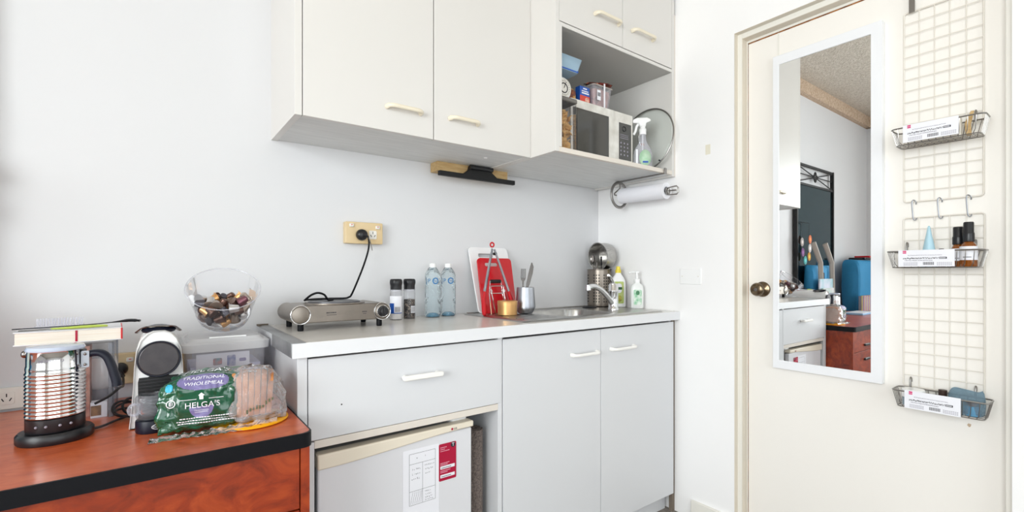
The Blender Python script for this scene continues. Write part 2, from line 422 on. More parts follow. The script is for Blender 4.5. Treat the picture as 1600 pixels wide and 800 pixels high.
# blanking plate on the right wall
t = thing('blank_wall_plate', 'white rectangular blanking plate on the right wall above the worktop end', 'wall plate', (XR, 1.285, 1.13))
bm = BM(); prism(bm, rrect(1.232, 1.342, 1.103, 1.179, .004), YZ, XR - .005, XR); obj('plate', bm, M['whiteplate'], t, bevel=.002)
for y in (1.245, 1.329):
    bm = BM(); cyl(bm, (XR - .0078, y, 1.141), (XR - .006, y, 1.141), .003, 12); obj('screw_cap', bm, M['creamw'], t)

# ============================================================ sockets
def slots(bm, x, y, z, s=1.0, inv=False):
    """three-slot socket holes facing -Y"""
    k = -1 if inv else 1
    for sx, ang in ((-1, 28), (1, -28)):
        a = math.radians(ang * k); c = Vector((x + sx * .0075 * s, y, z + .004 * s * k))
        d = Vector((math.sin(a), 0, math.cos(a))) * .0045 * s; w = Vector((math.cos(a), 0, -math.sin(a))) * .0011 * s
        v = [c - d - w, c - d + w, c + d + w, c + d - w]
        f = [bm.verts.new(p) for p in v] + [bm.verts.new(p + Vector((0, .0015, 0))) for p in v]
        bm.faces.new(f[:4]); bm.faces.new(f[4:][::-1])
        for i in range(4): bm.faces.new((f[i], f[(i + 1) % 4], f[4 + (i + 1) % 4], f[4 + i]))
    c = z - .008 * s * k
    box(bm, x - .0011 * s, x + .0011 * s, y, y + .0015, c - .0045 * s, c + .0045 * s)
    bmesh.ops.recalc_face_normals(bm, faces=bm.faces)
def outlet(name, label, x0, x1, z0, z1, depth, m, sockets, switches, inv=False, loc=None):
    t = thing(name, label, 'power outlet', ((x0 + x1) / 2, YB, z0))
    bm = BM(); prism(bm, rrect(x0, x1, z0, z1, .004), XZ, YB, YB - depth); obj('housing', bm, m, t, bevel=.002)
    for x, z in sockets:
        bm = BM(); prism(bm, rrect(x - .0155, x + .0155, z - .017, z + .017, .005), XZ, YB - depth - .0015, YB - depth + .001)
        f = obj('socket_face', bm, M['creamw'], t, bevel=.0005)
        bm = BM(); slots(bm, x, YB - depth - .0022, z, 1.0, inv); obj('slot', bm, M['slot'], f)
    for x, z in switches:
        bm = BM(); box(bm, x - .009, x + .009, YB - depth - .006, YB - depth + .001, z - .007, z + .007); s = obj('switch', bm, M['creamw'], t, bevel=.003)
        bm = BM(); box(bm, x - .003, x + .003, YB - depth - .0066, YB - depth - .0055, z + .0005, z + .003); obj('indicator', bm, M['red'], s)
    return t
outlet('power_outlet', 'cream double power outlet on the back wall above the hotplate', .590, .738, 1.272, 1.356, .030, M['cream'], [(.697, 1.308)], [(.612, 1.342), (.716, 1.338)], True)
outlet('power_outlet', 'cream power outlet low on the back wall behind the capsule coffee machine', -.112, .100, .825, .915, .032, M['cream'], [(.04, .865)], [(-.055, .897)])
outlet('power_outlet', 'white power outlet at the far left just above the desk top', -.42, -.279, .764 + .022, .845, .010, M['creamw'], [(-.318, .817)], [], True)

# ============================================================ handles
def bow(name, x0, x1, y, z, m, parent, r=.0055, out=.028, drop=0.0):
    """bow handle on a front that faces -Y"""
    p = [(x0, y, z), (x0 + .004, y - out * .7, z), (x0 + .018, y - out, z)] + [(x0 + .018 + (x1 - x0 - .036) * t, y - out, z) for t in (.3, .7)] + [(x1 - .018, y - out, z), (x1 - .004, y - out * .7, z), (x1, y, z)]
    bm = BM(); P = smooth_path(p, 4); rad = [r * (1.35 if min(i, len(P) - 1 - i) < 4 else 1) for i in range(len(P))]
    tube(bm, P, r, 10, rad=rad, flat=1.25)
    return obj(name, bm, m, parent)
def front(name, x0, x1, y, z0, z1, m, parent, th=.018, edge=None):
    bm = BM(); box(bm, x0, x1, y, y + th, z0, z1)
    o = obj(name, bm, m, parent, bevel=.0012)
    return o

# ============================================================ wall cabinets
ZU = 1.631; YU = 1.518; ZT = 2.74
t = thing('wall_cabinet', 'white two-door wall cabinet hanging above the hotplate and water bottles', 'wall cabinet', (.79, YB, ZU))
bm = BM()
box(bm, .336, .357, YU + .001, YB, ZU, ZT); box(bm, 1.222, 1.242, YU + .001, YB, ZU, ZT)
box(bm, .357, 1.222, YB - .012, YB, ZU + .02, ZT); box(bm, .357, 1.222, YU + .03, YB - .012, ZT - .018, ZT); box(bm, .357, 1.222, YU + .03, YB - .012, 2.15, 2.168)
obj('body', bm, M['cab'], t, bevel=.001)
bm = BM(); box(bm, .357, 1.222, YU + .022, YB, ZU + .003, ZU + .019); obj('bottom_panel', bm, M['cabund'], t)
d = front('door', .3595, .795, YU, ZU + .001, ZT - .002, M['cab'], t); bow('handle', .622, .745, YU, 1.713, M['handle'], d)
d = front('door', .7985, 1.2405, YU, ZU + .001, ZT - .002, M['cab'], t); bow('handle', .860, .981, YU, 1.719, M['handle'], d)
bm = BM(); ball(bm, (1.10, 1.64, ZU + .0025), .008, 1, 1, .35); obj('screw_cover', bm, M['white'], t)

YS = 1.367
t = thing('open_wall_cabinet', 'deeper white wall cabinet with open microwave shelf below two small doors', 'wall cabinet', (1.63, YB, ZU))
bm = BM()
box(bm, 1.2425, 1.262, YS, YB, ZU, ZT); box(bm, 1.262, 1.277, YS + .001, YB - .012, ZU + .02, 2.139)
box(bm, 1.262, 2.016, YB - .012, YB, ZU + .02, ZT)
box(bm, 1.277, 2.016, YS + .002, YB - .012, 2.125, 2.139); box(bm, 1.262, 1.998, YS + .03, YB - .012, ZT - .018, ZT)
obj('body', bm, M['cab'], t, bevel=.001)
bm = BM(); box(bm, 1.998, 2.017, YS, YB, ZU - .008, ZT); obj('end_panel', bm, M['cab'], t, bevel=.001)
bm = BM(); box(bm, 2.017, 2.0295, YS + .004, YS + .03, ZU - .006, 2.41); obj('filler_strip', bm, M['cabedge'], t)
bm = BM(); box(bm, 1.262, 1.998, YS + .0165, YB - .012, ZU, ZU + .018); obj('shelf', bm, M['cabund'], t)
bm = BM(); box(bm, 1.2625, 1.998, YS - .001, YS + .016, ZU - .0005, ZU + .0185); obj('edging', bm, M['cabedge'], t, bevel=.001)
bm = BM(); box(bm, 1.277, 1.998, YS + .003, YB - .013, 2.1235, 2.1249); box(bm, 1.277, 1.998, YB - .0135, YB - .0122, ZU + .019, 2.1235); obj('lining', bm, M['cabin'], t)
d = front('door', 1.264, 1.636, YS, 2.142, ZT - .002, M['cab'], t); bow('handle', 1.459, 1.607, YS, 2.230, M['handle'], d)
d = front('door', 1.639, 1.996, YS, 2.142, ZT - .002, M['cab'], t); bow('handle', 1.697, 1.844, YS, 2.232, M['handle'], d)

# ============================================================ base cabinets + worktop
ZW = .972; YW = 1.344; YD = 1.362
t = thing('drawer_cabinet', 'white base cabinet with one wide drawer over the fridge niche', 'base cabinet', (.65, YD, 0))
bm = BM()
box(bm, .308, .3335, YD, YB - .02, 0, .930); box(bm, .9665, .9845, YD + .001, YB - .02, 0, .930)
box(bm, .3335, .9665, YD + .019, YB - .02, .677, .692); box(bm, .3335, .9665, YB - .035, YB - .02, .0, .930)
box(bm, .3335, .352, YD + .001, YD + .02, 0, .695)
obj('body', bm, M['cabl'], t, bevel=.001)
bm = BM(); box(bm, .352, .9665, YD, YD + .0185, .677, .6985); obj('rail', bm, M['cabedge'], t, bevel=.001)
d = front('drawer', .336, .9785, YD, .700, .924, M['cabl'], t)
bm = BM()      # long D-shaped white plastic pull
prism(bm, rrect(.599, .737, .831, .847, .0078, 6), XZ, YD - .030, YD - .018); cyl(bm, (.612, YD, .839), (.612, YD - .02, .839), .0075); cyl(bm, (.724, YD, .839), (.724, YD - .02, .839), .0075)
obj('handle', bm, M['handlew'], d, bevel=.003)
bm = BM(); cyl(bm, (.425, YD - .0005, .787), (.425, YD + .002, .787), .0022, 10); obj('screw_hole', bm, M['slot'], d)

t = thing('sink_cabinet', 'white base cabinet with two plain doors under the sink', 'base cabinet', (1.5, YD, 0))
bm = BM()
box(bm, .9855, 1.001, YD + .02, YB - .02, .09, .930); box(bm, 1.992, 2.008, YD + .02, YB - .02, .09, .930)
box(bm, 1.001, 1.992, YD + .02, YB - .02, .09, .108); box(bm, 1.001, 1.992, YB - .035, YB - .02, .108, .925)
obj('body', bm, M['cabl'], t)
bm = BM(); box(bm, .99, 2.012, YD + .055, YD + .07, 0, .09); obj('kickboard', bm, M['cabl'], t)
bm = BM(); box(bm, 2.008, 2.0285, YD + .012, YD + .03, .0, .930); obj('filler_strip', bm, M['gap'], t)
d = front('door', .9885, 1.4915, YD, .095, .922, M['cabl'], t); bow('handle', 1.321, 1.464, YD, .832, M['handlew'], d, .005)
d = front('door', 1.4945, 2.003, YD, .095, .922, M['cabl'], t); bow('handle', 1.550, 1.698, YD, .834, M['handlew'], d, .005)

t = thing('worktop', 'white laminate worktop with square edge and metal strip at its left end', 'worktop', (1.17, YW, .932))
# surface with the sink cut-out
SB = (1.36, 1.70, 1.445, 1.735)
bm = BM()
x0, x1, y0, y1 = .3265, 2.0285, YW + .002, YB - .001
for a in ((x0, SB[0], y0, y1), (SB[1], x1, y0, y1), (SB[0], SB[1], y0, SB[2]), (SB[0], SB[1], SB[3], y1)):
    box(bm, a[0], a[1], a[2], a[3], .934, ZW)
obj('surface', bm, M['top'], t)
bm = BM(); box(bm, .2915, 2.0285, YW, YW + .0018, .932, ZW - .0008); obj('front_edge', bm, M['topedge'], t)
bm = BM(); box(bm, .2905, .3262, YW + .002, YB - .002, .9715, .9732)
box(bm, .2895, .2912, YW + .002, 1.60, .934, .9732); obj('end_strip', bm, M['strip'], t, bevel=.0006)
bm = BM(); box(bm, .2915, .3262, YW + .002, YB - .002, .934, .9712); obj('end_core', bm, M['cabl'], t)
bm = BM(); box(bm, .2895, .30, YB - .03, YB - .002, .9732, .978); box(bm, .2895, .3262, YB - .006, YB - .002, .9732, .978); obj('end_stop', bm, M['gap'], t)

# ---- stainless sink
t = thing('kitchen_sink', 'stainless steel inset sink with ribbed drainer at the right of the worktop', 'sink', (1.53, 1.6, ZW))
SXa, SXb, SYa, SYb = 1.105, 1.955, 1.385, 1.825
bowl = rrect(SB[0], SB[1], SB[2], SB[3], .07, 7); outer = rrect(SXa, SXb, SYa, SYb, .02, 7)
bm = BM()
zt = ZW + .004
O = [bm.verts.new((a, b, zt)) for a, b in outer]; O2 = [bm.verts.new((a + (.003 if a > 1.5 else -.003), b + (.003 if b > 1.6 else -.003), ZW + .0006)) for a, b in outer]
I = [bm.verts.new((a, b, zt)) for a, b in bowl]; n = len(O)
cx_, cy_ = (SB[0] + SB[1]) / 2, (SB[2] + SB[3]) / 2
for i in range(n):
    j = (i + 1) % n
    bm.faces.new((O[i], O[j], I[j], I[i])); bm.faces.new((O2[i], O2[j], O[j], O[i]))
prev = I
for k, (dz, s) in enumerate(((-.006, .985), (-.09, .95), (-.125, .90), (-.135, .6), (-.137, .12))):
    ring = [bm.verts.new((cx_ + (a - cx_) * s, cy_ + (b - cy_) * s, zt + dz)) for a, b in bowl]
    for i in range(n): bm.faces.new((prev[i], prev[(i + 1) % n], ring[(i + 1) % n], ring[i]))
    prev = ring
bm.faces.new(prev)
bmesh.ops.recalc_face_normals(bm, faces=bm.faces)
obj('bowl_and_rim', bm, M['steel'], t, sharp=50)
bm = BM()
for i in range(7):
    y = 1.45 + i * .047
    prism(bm, [(y - .006, zt - .0005), (y, zt + .0028), (y + .006, zt - .0005)], lambda a, b, d: (d, a, b), 1.15, 1.32)
obj('drainer_rib', bm, M['steel'], t, sharp=60)
bm = BM(); lathe(bm, [(.0, .0), (.022, 0), (.020, -.003), (0, -.004)], 20, (cx_, cy_, zt - .133)); obj('drain_strainer', bm, M['darkchrome'], t)
# raised back rim
bm = BM(); box(bm, SXa + .01, SXb - .01, SYb - .012, SYb - .004, zt - .001, zt + .004); obj('back_rim', bm, M['steel'], t, bevel=.002)

# ---- mixer tap
TX, TY = 1.812, 1.572
t = thing('mixer_tap', 'chrome single-lever mixer tap with a low arched spout on the sink rim', 'tap', (TX, TY, zt))
bm = BM(); lathe(bm, [(0, 0), (.0265, 0), (.0265, .006), (.024, .01), (.024, .088), (.0255, .09), (.0255, .094), (.024, .096), (.024, .12), (.02, .128), (0, .13)], 32, (TX, TY, zt)); obj('body', bm, M['chrome'], t)
sd = Vector((-.82, -.20, 0)).normalized()
sp = [Vector((TX, TY, zt + .030)) + sd * d + Vector((0, 0, h)) for d, h in ((.010, 0), (.06, .036), (.12, .068), (.18, .088), (.225, .090), (.245, .085))]
bm = BM(); P = smooth_path(sp, 6); tube(bm, P, .011, 14, rad=[.014 - .004 * i / len(P) for i in range(len(P))]); obj('spout', bm, M['chrome'], t)
e = sp[-1]; bm = BM(); cyl(bm, e + Vector((0, 0, .012)), e + Vector((0, 0, -.014)), .0135, 18); obj('aerator', bm, M['chrome'], t, bevel=.002)
ld = Vector((-.80, -.45, 0)).normalized()
lv = [Vector((TX, TY, zt + .124)) + ld * d + Vector((0, 0, h)) for d, h in ((-.012, -.004), (.02, .010), (.06, .030), (.095, .044), (.115, .046))]
bm = BM(); P = smooth_path(lv, 5); tube(bm, P, .008, 10, rad=[.013 - .007 * i / len(P) for i in range(len(P))], flat=.55); obj('lever', bm, M['chrome'], t)

# ============================================================ fridge + rug in the niche
t = thing('bar_fridge', 'small off-white bar fridge in the niche under the drawer', 'fridge', (.61, 1.4, 0))
bm = BM(); box(bm, .366, .862, 1.405, 1.83, .02, .648); obj('cabinet', bm, M['fridgetop'], t, bevel=.004)
bm = BM(); box(bm, .364, .865, 1.374, 1.402, .03, .634); 
dr = obj('door', bm, M['fridge'], t, bevel=.005)
bm = BM()      # moulded handle strip, deeper at the left
top = [(.362, .655), (.868, .658)]; n = 16
low = [(.868 - (.506) * i / n, .638 - .026 * (3 * (i / n) ** 2 - 2 * (i / n) ** 3)) for i in range(n + 1)]
prism(bm, top[::1] + low, XZ, 1.366, 1.404)
obj('door_handle', bm, M['fridgecream'], t, bevel=.004, label='yellowed cream moulded handle strip')
bm = BM(); prism(bm, rrect(.80, .864, 1.40, 1.50, .012), XY, .648, .668); obj('hinge_cover', bm, M['whitegl'], t, bevel=.005)
for x in (.39, .84):
    bm = BM(); cyl(bm, (x, 1.45, 0), (x, 1.45, .022), .014); obj('foot', bm, M['black'], t)
lg = BM(); cyl(lg, (.7845, 1.3655, .645), (.7845, 1.3665, .645), .004, 14); obj('logo_badge', lg, M['magnet'], t)
text('logo_lettering', 'LG', .009, M['ink'], t, (.797, 1.3656, .645), (1, 0, 0), (0, 0, 1))
# drawn note
YN = 1.3735
t = thing('paper_note', 'white paper note with a hand-drawn grid stuck on the fridge door', 'note', (.68, YN, .40))
bm = BM(); box(bm, .615, .740, YN - .0005, YN - .0001, .36, .606); obj('sheet', bm, M['paper'], t)
bm = BM(); y0, y1 = YN - .0009, YN - .0005
def ln(x0, z0, x1, z1, w=.0008):
    d = Vector((x1 - x0, 0, z1 - z0)).normalized(); q = Vector((-d.z, 0, d.x)) * w / 2
    v = [bm.verts.new((x0 + s * q.x, y0, z0 + s * q.z)) for s in (-1, 1)] + [bm.verts.new((x1 + s * q.x, y0, z1 + s * q.z)) for s in (1, -1)]
    bm.faces.new(v)
gx0, gx1, gz0, gz1 = .636, .726, .432, .592
for a in ((gx0, gz0, gx1, gz0), (gx0, gz1, gx1, gz1), (gx0, gz0, gx0, gz1), (gx1, gz0, gx1, gz1), (gx0, .56, gx1, .56), (gx0, .475, gx1, .475), (.681, gz0, .681, .56)): ln(*a)
for i in range(6): ln(gx0 + .004 + i * .007, gz0 + .003, gx0 + .012 + i * .007 - (0 if i < 5 else .004), .472, .0006)
obj('drawn_grid', bm, M['ink'], t)
bm = BM(); random.seed(3)
def scrib(x, z, w, h=.005):
    k = x
    while k < x + w:
        for _ in range(3):
            a = (k + random.uniform(0, .003), z + random.uniform(-h, h) / 2); b = (k + random.uniform(0, .004), z + random.uniform(-h, h) / 2); ln(a[0], a[1], b[0] + .0005, b[1], .0008)
        k += .006
for r in ((.660, .577, .006), (.688, .579, .006), (.645, .543, .03), (.645, .528, .03), (.643, .513, .03), (.688, .548, .034), (.690, .535, .026), (.690, .522, .022), (.688, .465, .02), (.690, .455, .022), (.690, .446, .026), (.690, .438, .03)): scrib(*r); obj('handwriting', bm, M['ink'], t); bm = BM()
bm.free()
t = thing('information_sticker', 'crimson rectangular sticker with white text bars on the fridge door', 'sticker', (.77, YN, .48))
bm = BM(); prism(bm, rrect(.739, .803, .481, .601, .004), XZ, YN - .0005, YN - .0015); obj('sheet', bm, M['magnet'], t)
bm = BM(); box(bm, .744, .797, YN - .002, YN - .0015, .519, .529); obj('white_bar', bm, M['paper'], t)
bm = BM(); box(bm, .744, .797, YN - .002, YN - .0015, .491, .501); obj('white_bar', bm, M['paper'], t)
bm = BM(); pkp = mat('pale_pink_print', rgb(236, 170, 190), .5)
for r_, (z_, w_) in enumerate(((.5895, .024), (.5835, .017), (.5775, .034), (.5385, .036), (.5335, .030), (.5135, .040), (.5085, .030))):
    for q_ in range(int(w_ / .0034)): box(bm, .744 + q_ * .0034, .744 + q_ * .0034 + .0026, YN - .002, YN - .0015, z_ - .0011, z_ + .0011)
    obj('lettering', bm, pkp, t); bm = BM()
bm.free()
for z_ in (.523, .495):
    bm = BM()
    for q_ in range(9): box(bm, .748 + q_ * .0040, .751 + q_ * .0040, YN - .0024, YN - .0019, z_ - .0012, z_ + .0012)
    obj('dark_lettering', bm, M['ink'], t)
bm = BM(); lathe(bm, [(0, 0), (.0085, 0), (.0085, -.0004), (0, -.0004)], 24, (.791, YN - .0016, .592), 'Y'); obj('emblem_disc', bm, M['ink'], t)
text('emblem', 'T', .015, M['paper'], t, (.791, YN - .0026, .592), (1, 0, 0), (0, 0, 1))
# rolled rug
t = thing('rolled_rug', 'grey-brown rolled rug standing upright between fridge and cabinet side', 'rug', (.912, 1.44, 0))
bm = BM(); pts = []
for i in range(130):
    a = i * 2 * PI / 26; r = .006 + .0052 * i / 26; pts.append((.912 + r * math.cos(a) * 1.0, 1.44 + r * math.sin(a) * 1.15))
r_in = pts; prof_o = []; 
V0 = [[bm.verts.new((x, y, z)) for x, y in pts] for z in (.004, .604)]
for i in range(len(pts) - 1): bm.faces.new((V0[0][i], V0[0][i + 1], V0[1][i + 1], V0[1][i]))
obj('rolled_pile', bm, M['rug'], t, solid=.0035)
# ============================================================ under and on the wall cabinets
# paper towel holder clipped to the shelf end
RX = 1.935
t = thing('paper_towel_holder', 'grey metal paper towel holder fixed under the open wall cabinet', 'towel holder', (RX, 1.5, ZU))
bm = BM(); box(bm, RX - .006, RX + .006, YS - .008, 1.655, ZU - .0055, ZU - .001); box(bm, RX - .008, RX + .008, YS - .010, YS - .004, ZU - .006, ZU + .022); obj('clip_bar', bm, M['greywire'], t, bevel=.001)
bm = BM(); P = [(RX + .001 + .060 * math.sin(a), 1.640, 1.561 + .064 * math.cos(a)) for a in [2 * PI * i / 40 for i in range(40)]]
tube(bm, P, .0055, 10, closed=True, flat=1.4); obj('ring', bm, M['greywire'], t)
bm = BM(); tube(bm, smooth_path([(RX, 1.64, ZU - .004), (RX + .012, 1.645, 1.60), (RX, 1.655, 1.561), (RX, 1.34, 1.543), (RX, 1.302, 1.541)], 6), .0035, 8); obj('rod', bm, M['greywire'], t)
bm = BM(); P = [(RX, y, z) for y, z in ((1.342, 1.558), (1.300, 1.560), (1.292, 1.552), (1.292, 1.530), (1.298, 1.522), (1.342, 1.524), (1.344, 1.54))]
tube(bm, P, .0032, 8, closed=True); cyl(bm, (RX, 1.345, 1.541), (RX, 1.349, 1.541), .018, 18); obj('front_loop', bm, M['greywire'], t)
bm = BM(); lathe(bm, [(.019, 0), (.0385, .0), (.0385, -.268), (.019, -.268), (.019, 0)], 36, (RX, 1.622, 1.5535), 'Y', caps=False, mtx=Matrix.Rotation(math.radians(1.8), 4, 'X'))
tag(obj('paper_towel_roll', bm, M['paper']), 'white paper towel roll on the holder under the open wall cabinet', 'paper towel')

# black bar holder on a wooden block under the cabinet
t = thing('bar_bracket', 'black flat bar holder screwed to a wooden block under the wall cabinet', 'bracket', (1.15, 1.82, ZU))
bm = BM(); box(bm, .965, 1.335, 1.806, 1.868, 1.594, 1.6335); obj('wooden_block', bm, M['wood'], t)
bm = BM(); prism(bm, [(.966, 1.572), (1.366, 1.572), (1.366, 1.592), (1.262, 1.592), (1.235, 1.612), (1.228, 1.632), (1.118, 1.632), (1.112, 1.612), (1.085, 1.592), (.966, 1.592)], XZ, 1.786, 1.805)
obj('bar', bm, M['blackm'], t, bevel=.002)
bm = BM(); cyl(bm, (1.11, 1.777, 1.622), (1.23, 1.777, 1.622), .0095, 16); obj('hinge', bm, M['black'], t)

# ---- open shelf contents
ZS = ZU + .0192
mx0, mx1, my = 1.397, 1.797, 1.442
t = thing('microwave_oven', 'marbled white microwave oven with smoked glass door in the open wall cabinet', 'microwave', ((mx0 + mx1) / 2, my, ZS))
bm = BM(); box(bm, mx0, mx1, my + .012, 1.80, ZS + .006, ZS + .242); obj('body', bm, M['white'], t, bevel=.004)
dx1 = 1.668
bm = BM(); O = [(mx0, ZS + .006), (dx1, ZS + .006), (dx1, ZS + .242), (mx0, ZS + .242)]; I = [(mx0 + .012, ZS + .020), (dx1 - .034, ZS + .020), (dx1 - .034, ZS + .208), (mx0 + .012, ZS + .208)]
A = [[bm.verts.new((a, y, b)) for a, b in L] for y, L in ((my, O), (my, I), (my + .012, O), (my + .012, I))]
for i in range(4):
    j = (i + 1) % 4
    bm.faces.new((A[0][i], A[0][j], A[1][j], A[1][i])); bm.faces.new((A[2][i], A[2][j], A[3][j], A[3][i])); bm.faces.new((A[0][i], A[0][j], A[2][j], A[2][i])); bm.faces.new((A[1][i], A[1][j], A[3][j], A[3][i]))
bmesh.ops.recalc_face_normals(bm, faces=bm.faces)
d = obj('door', bm, M['marble'], t)
bm = BM(); box(bm, mx0 + .012, dx1 - .034, my + .002, my + .008, ZS + .020, ZS + .208); obj('door_glass', bm, M['mwglass'], d)
bm = BM(); box(bm, mx0 + .030, mx0 + .036, my - .001, my + .003, ZS + .02, ZS + .175); obj('glass_stripe', bm, M['blackm'], d)
bm = BM(); O = (dx1 + .002, mx1); box(bm, O[0], O[1], my, my + .012, ZS + .006, ZS + .242); cp = obj('control_panel', bm, M['marble'], t, bevel=.001)
bm = BM(); box(bm, O[0] + .030, O[1] - .012, my - .0012, my + .002, ZS + .028, ZS + .196); kp = obj('keypad', bm, M['mwglass'], cp)
bm = BM()
for i in range(4):
    for j in range(3): cyl(bm, (1.713 + j * .023, my - .0018, ZS + .05 + i * .018), (1.713 + j * .023, my - .001, ZS + .05 + i * .018), .0045, 10)
for i in range(3): box(bm, 1.706, 1.765, my - .0018, my - .0012, ZS + .125 + i * .008, ZS + .127 + i * .008)
obj('key_print', bm, M['inkl'], kp)
bm = BM(); tube(bm, [(1.735 + .011 * math.cos(a), my - .002, ZS + .170 + .011 * math.sin(a)) for a in [2 * PI * i / 20 for i in range(20)]], .0018, 6, closed=True); obj('dial_ring', bm, M['black'], cp)
for x in (mx0 + .04, mx1 - .04):
    bm = BM(); cyl(bm, (x, my + .03, ZS), (x, my + .03, ZS + .008), .012); obj('foot', bm, M['black'], t)

# snack jar (clear) with chips
t = thing('snack_container', 'tall clear container of golden chips at the left of the open shelf', 'food container', (1.335, 1.46, ZS))
bm = BM(); prism(bm, rrect(1.286, 1.384, 1.392, 1.500, .008), XY, ZS + .0005, ZS + .197)
obj('jar', bm, M['clear'], t, bevel=.003)
bm = BM(); prism(bm, rrect(1.283, 1.387, 1.389, 1.503, .01), XY, ZS + .197, ZS + .214); obj('lid', bm, mat('smoky_lid', rgb(110, 106, 102), .3), t, bevel=.004)
chip = mat('golden_chips', rgb(206, 154, 84), .6, var=rgb(226, 186, 124), vscale=50)
def chip_mesh():
    bm = BM(); n = 14
    c = bm.verts.new((0, 0, .002)); R = [bm.verts.new((.019 * math.cos(2 * PI * i / n), .015 * math.sin(2 * PI * i / n), .006 * math.cos(4 * PI * i / n))) for i in range(n)]
    for i in range(n): bm.faces.new((c, R[i], R[(i + 1) % n]))
    return bm
bm = BM(); random.seed(5)
for i in range(150):
    c = chip_mesh(); mt = Matrix.Translation((random.uniform(1.306, 1.364), random.uniform(1.412, 1.480), ZS + .014 + .150 * i / 150)) @ Matrix.Rotation(random.uniform(0, 6), 4, 'Z') @ Matrix.Rotation(random.uniform(-1.2, 1.2), 4, 'X')
    me = bpy.data.meshes.new('c'); c.transform(mt); c.to_mesh(me); c.free(); bm.from_mesh(me); bpy.data.meshes.remove(me)
o = obj('chips', bm, chip, None, solid=.0015); tag(o, 'golden chips piled inside the tall clear container', 'chips'); o['kind'] = 'stuff'

# kitchen scale on the snack container
sz = ZS + .2145
t = thing('kitchen_scale', 'white dial kitchen scale with a pale blue tray in the open shelf', 'kitchen scale', (1.335, 1.45, sz))
bm = BM(); lathe(bm, [(.0, -.03), (.040, -.03), (.046, -.024), (.046, .03), (0, .03)], 36, (1.335, 1.45, sz + .046), 'Y'); box(bm, 1.303, 1.367, 1.424, 1.476, sz, sz + .02); obj('body', bm, M['white'], t)
bm = BM(); lathe(bm, [(.0, 0), (.038, 0), (.038, -.003), (.035, -.003), (.035, -.001), (0, -.001)], 32, (1.335, 1.4195, sz + .046), 'Y'); dl = obj('dial', bm, M['creamw'], t)
bm = BM()
tube(bm, [(1.335 + .019 * math.cos(a), 1.4175, sz + .046 + .019 * math.sin(a)) for a in [2 * PI * i / 30 for i in range(30)]], .002, 6, closed=True)
for i in range(24):
    a = 2 * PI * i / 24; cyl(bm, (1.335 + .026 * math.cos(a), 1.4178, sz + .046 + .026 * math.sin(a)), (1.335 + .032 * math.cos(a), 1.4178, sz + .046 + .032 * math.sin(a)), .0006, 4)
cyl(bm, (1.335, 1.417, sz + .046), (1.345, 1.417, sz + .070), .0012, 5)
obj('dial_marks', bm, M['ink'], dl)
bm = BM(); cyl(bm, (1.335, 1.45, sz + .09), (1.335, 1.45, sz + .115), .014, 16); obj('stem', bm, M['black'], t)
bm = BM(); b0 = rrect(1.295, 1.398, 1.400, 1.50, .01); b1 = rrect(1.283, 1.410, 1.386, 1.514, .012)
R = [[bm.verts.new((a, b, z)) for a, b in L] for L, z in ((b0, sz + .113), (b0, sz + .118), (b1, sz + .165))]
n = len(b0); bm.faces.new(R[0][::-1])
for k in (0, 1):
    for i in range(n): bm.faces.new((R[k][i], R[k][(i + 1) % n], R[k + 1][(i + 1) % n], R[k + 1][i]))
obj('tray', bm, mat('steel_blue_tray', rgb(150, 178, 198), .3), t, solid=.002, label='pale blue square weighing tray')
bm = BM(); box(bm, 1.2958, 1.3972, 1.3985, 1.3995, sz + .114, sz + .122); obj('tray_band', bm, M['blue'], t)

# food pack + tub on the microwave
zm = ZS + .2425
t = thing('food_packet', 'blue and red food carton standing on the microwave oven', 'food packet', (1.47, 1.47, zm))
bm = BM(); box(bm, 1.470, 1.530, 1.462, 1.490, zm, zm + .074); obj('carton', bm, M['blue'], t, bevel=.001)
bm = BM(); box(bm, 1.4702, 1.5298, 1.4614, 1.4619, zm, zm + .034); obj('red_print', bm, mat('orange_red_print', rgb(214, 70, 52), .5), t)
bm = BM(); box(bm, 1.480, 1.524, 1.4608, 1.4613, zm + .042, zm + .048); box(bm, 1.480, 1.520, 1.4608, 1.4613, zm + .052, zm + .056); box(bm, 1.488, 1.512, 1.4608, 1.4613, zm + .062, zm + .067); obj('white_lettering', bm, M['paper'], t)
bm = BM(); lathe(bm, [(0, 0), (.013, 0), (.013, .0006), (0, .0006)], 20, (1.513, 1.4609, zm + .016), 'Y'); obj('picture', bm, mat('food_picture', rgb(236, 190, 170), .5, var=rgb(180, 60, 40), vscale=80), t)
bm = BM(); lathe(bm, [(0, 0), (.026, 0), (.030, .012), (.030, .04), (.022, .052), (0, .054)], 20, (1.432, 1.492, zm)); tag(obj('snack_bag', bm, food('amber_snack', [rgb(196, 140, 50), rgb(160, 90, 40), rgb(214, 170, 90), rgb(120, 60, 40)], 50)), 'small amber snack bag beside the blue and red carton on the microwave', 'snack bag')
t = thing('snack_tub', 'clear rectangular tub of reddish snacks standing on the microwave oven', 'food container', (1.62, 1.49, zm))
b0 = rrect(1.553, 1.650, 1.456, 1.53, .012); b1 = rrect(1.540, 1.664, 1.448, 1.545, .014)
bm = BM(); R = [[bm.verts.new((a, b, z)) for a, b in L] for L, z in ((b0, zm + .001), (b1, zm + .093))]; n = len(b0); bm.faces.new(R[0][::-1])
for i in range(n): bm.faces.new((R[0][i], R[0][(i + 1) % n], R[1][(i + 1) % n], R[1][i]))
obj('tub', bm, M['clearw'], t)
bm = BM(); tube(bm, [(a, b, zm + .093) for a, b in rrect(1.538, 1.666, 1.446, 1.547, .014)], .003, 6, closed=True); obj('rim', bm, mat('tub_rim', rgb(176, 170, 164), .3), t)
bm = BM(); box(bm, 1.600, 1.607, 1.441, 1.444, zm + .0, zm + .105); obj('white_strap', bm, M['paper'], t)
